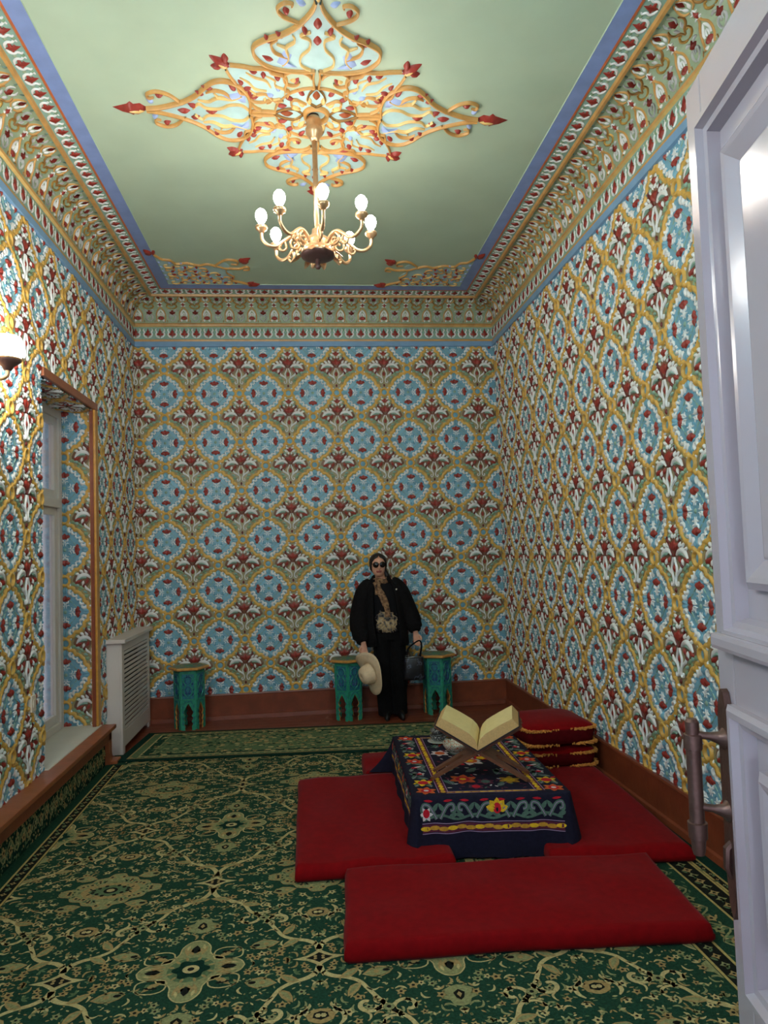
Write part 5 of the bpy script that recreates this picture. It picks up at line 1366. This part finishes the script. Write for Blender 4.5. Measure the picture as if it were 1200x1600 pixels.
# ================================================================== PERSON
pw = Vector((.815, 7.13, .004))
woman = empty('person', pw); tag(woman, 'woman in black jacket, trousers and round sunglasses standing between two green tables', 'person')
def merge(lst):
    V = []; F = []
    for v, f in lst:
        o = len(V); V += [tuple(p) for p in v]; F += [tuple(o+i for i in q) for q in f]
    return V, F
def remeshed(name, parts, voxel, m, parent, smooth_it=6):
    V, F = merge(parts); me = bpy.data.meshes.new(name); me.from_pydata(V, [], F)
    bm = bmesh.new(); bm.from_mesh(me); bmesh.ops.recalc_face_normals(bm, faces=bm.faces); bm.to_mesh(me); bm.free()
    ob = bpy.data.objects.new(name, me); COL.objects.link(ob)
    md = ob.modifiers.new('r', 'REMESH'); md.mode = 'VOXEL'; md.voxel_size = voxel; md.use_smooth_shade = True
    sm = ob.modifiers.new('s', 'SMOOTH'); sm.factor = .5; sm.iterations = smooth_it
    dg = bpy.context.evaluated_depsgraph_get(); ev = ob.evaluated_get(dg)
    m2 = bpy.data.meshes.new_from_object(ev); bpy.data.objects.remove(ob); bpy.data.meshes.remove(me)
    m2.name = name; m2.materials.clear()
    for k in ([m] if isinstance(m, str) else m): m2.materials.append(MATS[k])
    m2.polygons.foreach_set('use_smooth', [True]*len(m2.polygons))
    o2 = bpy.data.objects.new(name, m2); return link(o2, parent)
def ell_loft(rings, n=28):
    """rings: (cx, cy, z, rx, ry)"""
    vs = []; fs = []
    for cx, cy, z, rx, ry in rings:
        for i in range(n): a = 2*PI*i/n; vs.append((cx+rx*cos(a), cy+ry*sin(a), z))
    for j in range(len(rings)-1):
        for i in range(n): fs.append((j*n+i, j*n+(i+1) % n, (j+1)*n+(i+1) % n, (j+1)*n+i))
    fs.append(tuple(reversed(range(n)))); fs.append(tuple((len(rings)-1)*n+i for i in range(n)))
    return vs, fs
hxc, hyc = -.112, -.015                 # head centre (x, y)
head = ell_loft([(hxc, hyc-.02, 1.418, .02, .02), (hxc, hyc-.03, 1.424, .034, .036), (hxc, hyc-.022, 1.44, .05, .055), (hxc, hyc-.012, 1.465, .062, .074), (hxc, hyc-.004, 1.495, .069, .086), (hxc, hyc, 1.53, .073, .092), (hxc, hyc+.002, 1.565, .074, .094), (hxc, hyc+.006, 1.595, .069, .087), (hxc, hyc+.01, 1.62, .054, .067), (hxc, hyc+.012, 1.634, .03, .038), (hxc, hyc+.012, 1.638, .008, .01)])
nose = tube_data([(hxc, hyc-.086, 1.545), (hxc, hyc-.096, 1.525), (hxc, hyc-.107, 1.505), (hxc, hyc-.098, 1.495), (hxc, hyc-.08, 1.492)], [.006, .008, .012, .012, .006], 8)
lips = tube_data([(hxc-.024, hyc-.076, 1.466), (hxc-.012, hyc-.085, 1.468), (hxc, hyc-.088, 1.467), (hxc+.012, hyc-.085, 1.468), (hxc+.024, hyc-.076, 1.466)], [.003, .007, .008, .007, .003], 8)
ears = [tube_data([(hxc+s*.07, hyc+.005, 1.50), (hxc+s*.078, hyc+.01, 1.52), (hxc+s*.078, hyc+.012, 1.545)], [.008, .013, .008], 8) for s in (-1, 1)]
neck = tube_data([(hxc+.03, .02, 1.33), (hxc+.02, .012, 1.40), (hxc+.006, .0, 1.47)], [.06, .05, .05], 14)
torso = ell_loft([(-.02, .02, .80, .13, .10), (-.02, .02, .88, .15, .115), (-.035, .02, 1.0, .135, .10), (-.05, .02, 1.15, .145, .11), (-.07, .02, 1.28, .155, .105), (-.08, .02, 1.345, .13, .085), (-.085, .018, 1.375, .07, .06)])
def limb(p, r_, n=12): return tube_data(p, r_, n)
SHL, ELL, WRL = (-.225, .02, 1.315), (-.315, .035, 1.04), (-.292, -.095, .765)
SHR, ELR, WRR = (.07, .02, 1.325), (.2, .05, 1.08), (.243, -.03, .845)
arms = [limb(cr([(-.1, .02, 1.33), SHL, ELL, WRL], 5), [.05]*5+[.045]*5+[.036]*4+[.028]*2), limb(cr([(-.05, .02, 1.335), SHR, ELR, WRR], 5), [.05]*5+[.045]*5+[.036]*4+[.028]*2)]
def hand(w, dirn, side, curl):
    """palm and five fingers hanging from wrist w; side=+1 thumb towards +x"""
    w = Vector(w); d = Vector(dirn).normalized(); fwd = Vector((0, -1, 0)); lat = d.cross(fwd).normalized()*side
    fwd = lat.cross(d)*side
    out = [tube_data([w-d*.02, w+d*.02, w+d*.055, w+d*.08], [(.024, .024), (.018, .03), (.016, .036), (.014, .035)], 10)]
    for k, (off, L) in enumerate(((-.028, .062), (-.01, .076), (.009, .08), (.027, .07))):
        b = w+d*.072+lat*off; c = curl
        out.append(tube_data([b, b+d*L*.4+fwd*L*.12*c, b+d*L*.72+fwd*L*.42*c, b+d*L*.85+fwd*L*.75*c], [.0095, .009, .0085, .007], 8))
    tb = w+d*.03+lat*.032
    out.append(tube_data([tb-lat*.012, tb+lat*.012+d*.022+fwd*.012, tb+lat*.016+d*.045+fwd*.024, tb+lat*.008+d*.062+fwd*.032], [.012, .0115, .010, .0075], 8))
    return out
hands = hand(WRL, (.06, -.1, -1), 1, 1.0)+hand(WRR, (.1, -.05, -1), -1, .9)
legs = [limb(cr([(-.085, .02, .86), (-.09, .01, .48), (-.075, .02, .09)], 6), [.085]*4+[.07]*5+[.045]*4), limb(cr([(.055, .02, .86), (.065, .01, .48), (.06, .02, .09)], 6), [.085]*4+[.07]*5+[.045]*4)]
feet = [tube_data([(x, .05, .045), (x, .02, .05), (x, -.06, .035), (x+s*.01, -.13, .022)], [(.03, .03), (.035, .036), (.024, .038), (.014, .03)], 10) for x, s in ((-.072, -1), (.06, 1))]
body = remeshed('body', [head, nose, lips, neck, torso]+ears+arms+hands+legs+feet, .0065, ['skin', 'lip'], woman, 3)
idx = [0]*len(body.data.polygons)
for p_ in body.data.polygons:
    c = p_.center
    if abs(c.x-hxc) < .026 and 1.457 < c.z < 1.476 and c.y < hyc-.07: idx[p_.index] = 1
body.data.polygons.foreach_set('material_index', idx)
# hair: cap swept back into a low bun
def hair_cap():
    n = 30; vs = []; fs = []
    rows = [1.455, 1.49, 1.525, 1.56, 1.59, 1.615, 1.635, 1.648]
    rx = [.05, .078, .084, .085, .08, .068, .046, .01]; ry = [.05, .08, .1, .105, .1, .086, .06, .012]
    for j, z in enumerate(rows):
        # hairline: the front is open below the forehead
        op = [R(80), R(68), R(62), R(54), R(38), R(8), 0, 0][j]
        for i in range(n):
            a = -PI/2+op+(2*PI-2*op)*i/(n-1); vs.append((hxc+rx[j]*cos(a), hyc+.012+ry[j]*sin(a), z))
    for j in range(len(rows)-1):
        for i in range(n-1): fs.append((j*n+i, j*n+i+1, (j+1)*n+i+1, (j+1)*n+i))
    o = meshobj('hair', vs, fs, 'hair', woman, smooth=True); md = o.modifiers.new('t', 'SOLIDIFY'); md.thickness = .012; md.offset = 0
    return o
hr = hair_cap()
lathe('hair_bun', [(.001, -.045), (.03, -.035), (.042, 0), (.03, .035), (.001, .045)], 'hair', hr, 16, (hxc+.03, hyc+.105, 1.47))
tube('hair_lock', cr([(hxc+.06, hyc+.05, 1.49), (hxc+.085, hyc+.05, 1.43), (hxc+.12, hyc+.03, 1.375)], 4), [.02, .026, .028, .03, .03, .028, .026, .022, .01], 'hair', hr)
# sunglasses
sg = empty('sunglasses'); bpy.data.objects.remove(sg)
gl = None
for s in (-1, 1):
    M = Matrix.Translation((hxc+s*.034, hyc-.099, 1.537)) @ Matrix.Rotation(s*R(12), 4, 'Z') @ Matrix.Rotation(PI/2, 4, 'X')
    lathe('sunglass_lens', [(.001, .002), (.028, .001), (.030, -.001), (.028, -.003), (.001, -.003)], 'lens', woman, 22, M=M)
tube('sunglass_bridge', [(hxc-.008, hyc-.103, 1.543), (hxc, hyc-.108, 1.546), (hxc+.008, hyc-.103, 1.543)], .003, 'lens', woman, 6)
for s in (-1, 1): tube('sunglass_temple', [(hxc+s*.062, hyc-.092, 1.545), (hxc+s*.08, hyc-.05, 1.546), (hxc+s*.083, hyc+.01, 1.542)], .003, 'lens', woman, 6)
# trousers
tl_ = limb(cr([(-.085, .02, .90), (-.098, .005, .48), (-.078, .015, .03)], 7), [(.105, .1)]*4+[(.095, .09)]*6+[(.082, .078)]*5, 18)
tr_ = limb(cr([(.05, .02, .90), (.06, .005, .48), (.062, .015, .03)], 7), [(.105, .1)]*4+[(.095, .09)]*6+[(.08, .078)]*5, 18)
hip = ell_loft([(-.018, .02, .78, .165, .12), (-.018, .02, .86, .17, .13), (-.022, .02, .93, .16, .12), (-.03, .02, .975, .148, .112)])
remeshed('trousers', [tl_, tr_, hip], .009, 'black_trouser', woman, 4)
for x, s in ((-.076, -1), (.062, 1)):
    v = merge([tube_data([(x, .06, .04), (x, .03, .05), (x, -.05, .042), (x+s*.008, -.12, .03), (x+s*.012, -.165, .022)], [(.034, .036), (.04, .042), (.036, .043), (.026, .04), (.014, .024)], 12)])
    meshobj('shoe', v[0], v[1], 'shoe', woman, smooth=True)
# blouse
bl = ell_loft([(-.025, .02, .86, .172, .138), (-.03, .02, .95, .165, .135), (-.045, .02, 1.05, .158, .128), (-.055, .02, 1.18, .165, .128), (-.07, .02, 1.28, .17, .118), (-.08, .02, 1.345, .14, .095), (-.088, .016, 1.385, .07, .065)], 36)
meshobj('blouse', bl[0], bl[1], 'blouse', woman, smooth=True)
# scarf: wrap round the neck and one tail hanging across the chest
wrap = tube_data(cr([(hxc+.02+.072*cos(a), .005+.07*sin(a), 1.372+.016*sin(a*2)+.01*cos(a)) for a in [2*PI*k/12 for k in range(13)]], 3), .026, 10)
tail = tube_data(cr([(hxc-.04, -.075, 1.365), (hxc-.01, -.105, 1.29), (hxc+.03, -.125, 1.2), (hxc+.062, -.128, 1.1), (hxc+.07, -.13, 1.02)], 5), [(.014, .03)]*7+[(.012, .036)]*7+[(.008, .028)]*7, 10)
tail2 = tube_data(cr([(hxc+.0, -.08, 1.365), (hxc-.03, -.105, 1.31), (hxc-.035, -.12, 1.24)], 5), [(.014, .024)]*6+[(.008, .018)]*5, 10)
V, F = merge([wrap, tail, tail2]); meshobj('scarf', V, F, 'scarf', woman, smooth=True)
# jacket: open-fronted shell with full sleeves
def jacket_shell():
    rows = [(1.40, -.088, .085, .075, 40), (1.372, -.084, .12, .09, 34), (1.345, -.08, .175, .105, 30), (1.30, -.075, .20, .125, 30), (1.2, -.068, .2, .14, 33), (1.08, -.062, .2, .15, 36), (.95, -.055, .205, .158, 38), (.84, -.05, .212, .163, 34), (.73, -.046, .22, .168, 30)]
    n = 44; vs = []; fs = []
    for j, (z, cx, rx, ry, op) in enumerate(rows):
        for i in range(n):
            a = -PI/2+R(op)+(2*PI-2*R(op))*i/(n-1); f = 1+.02*sin(7*a+z*9)
            vs.append((cx+rx*f*cos(a), .025+ry*f*sin(a), z+(.012*sin(3*a) if j == len(rows)-1 else 0)))
    for j in range(len(rows)-1):
        for i in range(n-1): fs.append((j*n+i, (j+1)*n+i, (j+1)*n+i+1, j*n+i+1))
    return vs, fs
js = jacket_shell()
def sleeve(p, r_): return tube_data(cr(p, 6), r_, 16)
sl1 = sleeve([(-.15, .025, 1.33), (-.245, .025, 1.27), (-.31, .03, 1.05), (-.318, -.01, .9), (-.296, -.08, .77)], [(.06, .06)]*3+[(.085, .085)]*4+[(.095, .09)]*6+[(.098, .092)]*6+[(.085, .082)]*3+[(.06, .058)]*2+[(.045, .045)])
sl2 = sleeve([(-.02, .025, 1.335), (.085, .025, 1.28), (.175, .035, 1.08), (.222, .01, .95), (.24, -.025, .855)], [(.06, .06)]*3+[(.085, .085)]*4+[(.09, .088)]*6+[(.088, .086)]*6+[(.078, .076)]*3+[(.056, .055)]*2+[(.045, .045)])
cl1 = tube_data(cr([(-.155, -.055, 1.36), (-.165, .03, 1.395), (-.09, .085, 1.42), (-.015, .03, 1.40), (-.02, -.06, 1.365)], 4), [(.012, .024)]*17, 8)
V, F = merge([js, sl1, sl2, cl1])
jk = meshobj('jacket', V, F, 'black_cloth', woman, smooth=True)
md = jk.modifiers.new('t', 'SOLIDIFY'); md.thickness = .008; md.offset = 1
lathe('brooch', [(.001, .004), (.007, .003), (.009, 0), (.001, -.002)], 'ivory', jk, 12, M=Matrix.Translation((.055, -.096, 1.285)) @ Matrix.Rotation(PI/2, 4, 'X'))

# sun hat held by the brim in the hand beside the hexagonal table
def sun_hat():
    t = empty('sun_hat', (pw.x-.24, pw.y-.225, .695)); tag(t, 'wide-brimmed pale straw sun hat hanging from the hand of the woman', 'hat')
    n = 40; prof_ = [(.0, .105), (.045, .104), (.075, .092), (.088, .06), (.092, .015), (.1, .002), (.14, -.004), (.18, -.004), (.215, .003)]
    vs = []; fs = []
    for r_, z in prof_:
        for k in range(n):
            a = 2*PI*k/n; w = (.028*sin(2*a+.6)+.014*sin(3*a))*max(0, (r_-.1)/.115)
            vs.append((r_*cos(a), r_*sin(a), z+w))
    for i in range(len(prof_)-1):
        for k in range(n): k2 = (k+1) % n; fs.append((i*n+k, i*n+k2, (i+1)*n+k2, (i+1)*n+k))
    # crown axis towards -x (and a little to the viewer); centre hangs one brim radius below the hand
    M = Matrix.Translation((.0, .0, -.2)) @ Matrix.Rotation(R(-16), 4, 'Y') @ Matrix.Rotation(R(24), 4, 'Z') @ Matrix.Rotation(R(-90), 4, 'Y')
    nc = 6*n
    for nm, a, b in (('crown', 0, 5), ('brim', 5, 8)):
        vv = [M @ Vector(v) for v in vs[a*n:(b+1)*n]]; ff = [tuple(i-a*n for i in f) for f in fs[a*n:b*n]]
        o = meshobj(nm, vv, ff, 'straw', t, smooth=True); md = o.modifiers.new('t', 'SOLIDIFY'); md.thickness = .004
        if nm == 'crown':
            bv = [M @ Vector(((.0935)*cos(2*PI*k/n), .0935*sin(2*PI*k/n), z)) for z in (.012, .034) for k in range(n)]
            bo = meshobj('hat_band', bv, [(k, (k+1) % n, n+(k+1) % n, n+k) for k in range(n)], 'ivory', o, smooth=True)
    return t
sun_hat()
# handbag in the other hand
hb = empty('handbag', (pw.x+.195, pw.y-.115, .385)); tag(hb, 'dark patterned handbag held beside the woman and a green table', 'bag')
bm = bmesh.new(); add_box(bm, -.105, .105, -.05, .05, 0, .235, .03)
for v in bm.verts:
    k = v.co.z/.235; v.co.x *= 1-.12*k; v.co.y *= 1-.45*k; v.co.x += .01*k
bm_obj('bag_body', bm, 'bag_print', hb, True)
for y in (-.02, .02): tube('strap', cr([(-.06, y, .225), (-.045, y*.8, .31), (.03, -.01, .372), (.075, -.012, .385), (.09, y*.6, .33), (.07, y, .225)], 5), .007, 'black_cloth', hb, 8)
tube('zip_trim', [(-.09, -.03, .226), (0, -.032, .232), (.1, -.03, .226)], .004, 'silver', hb, 6)
lathe('ring_charm', [(.009, .0025), (.012, 0), (.009, -.0025), (.0065, 0), (.009, .0025)], 'silver', hb, 14, M=Matrix.Translation((-.075, -.045, .245)) @ Matrix.Rotation(PI/2, 4, 'X'))
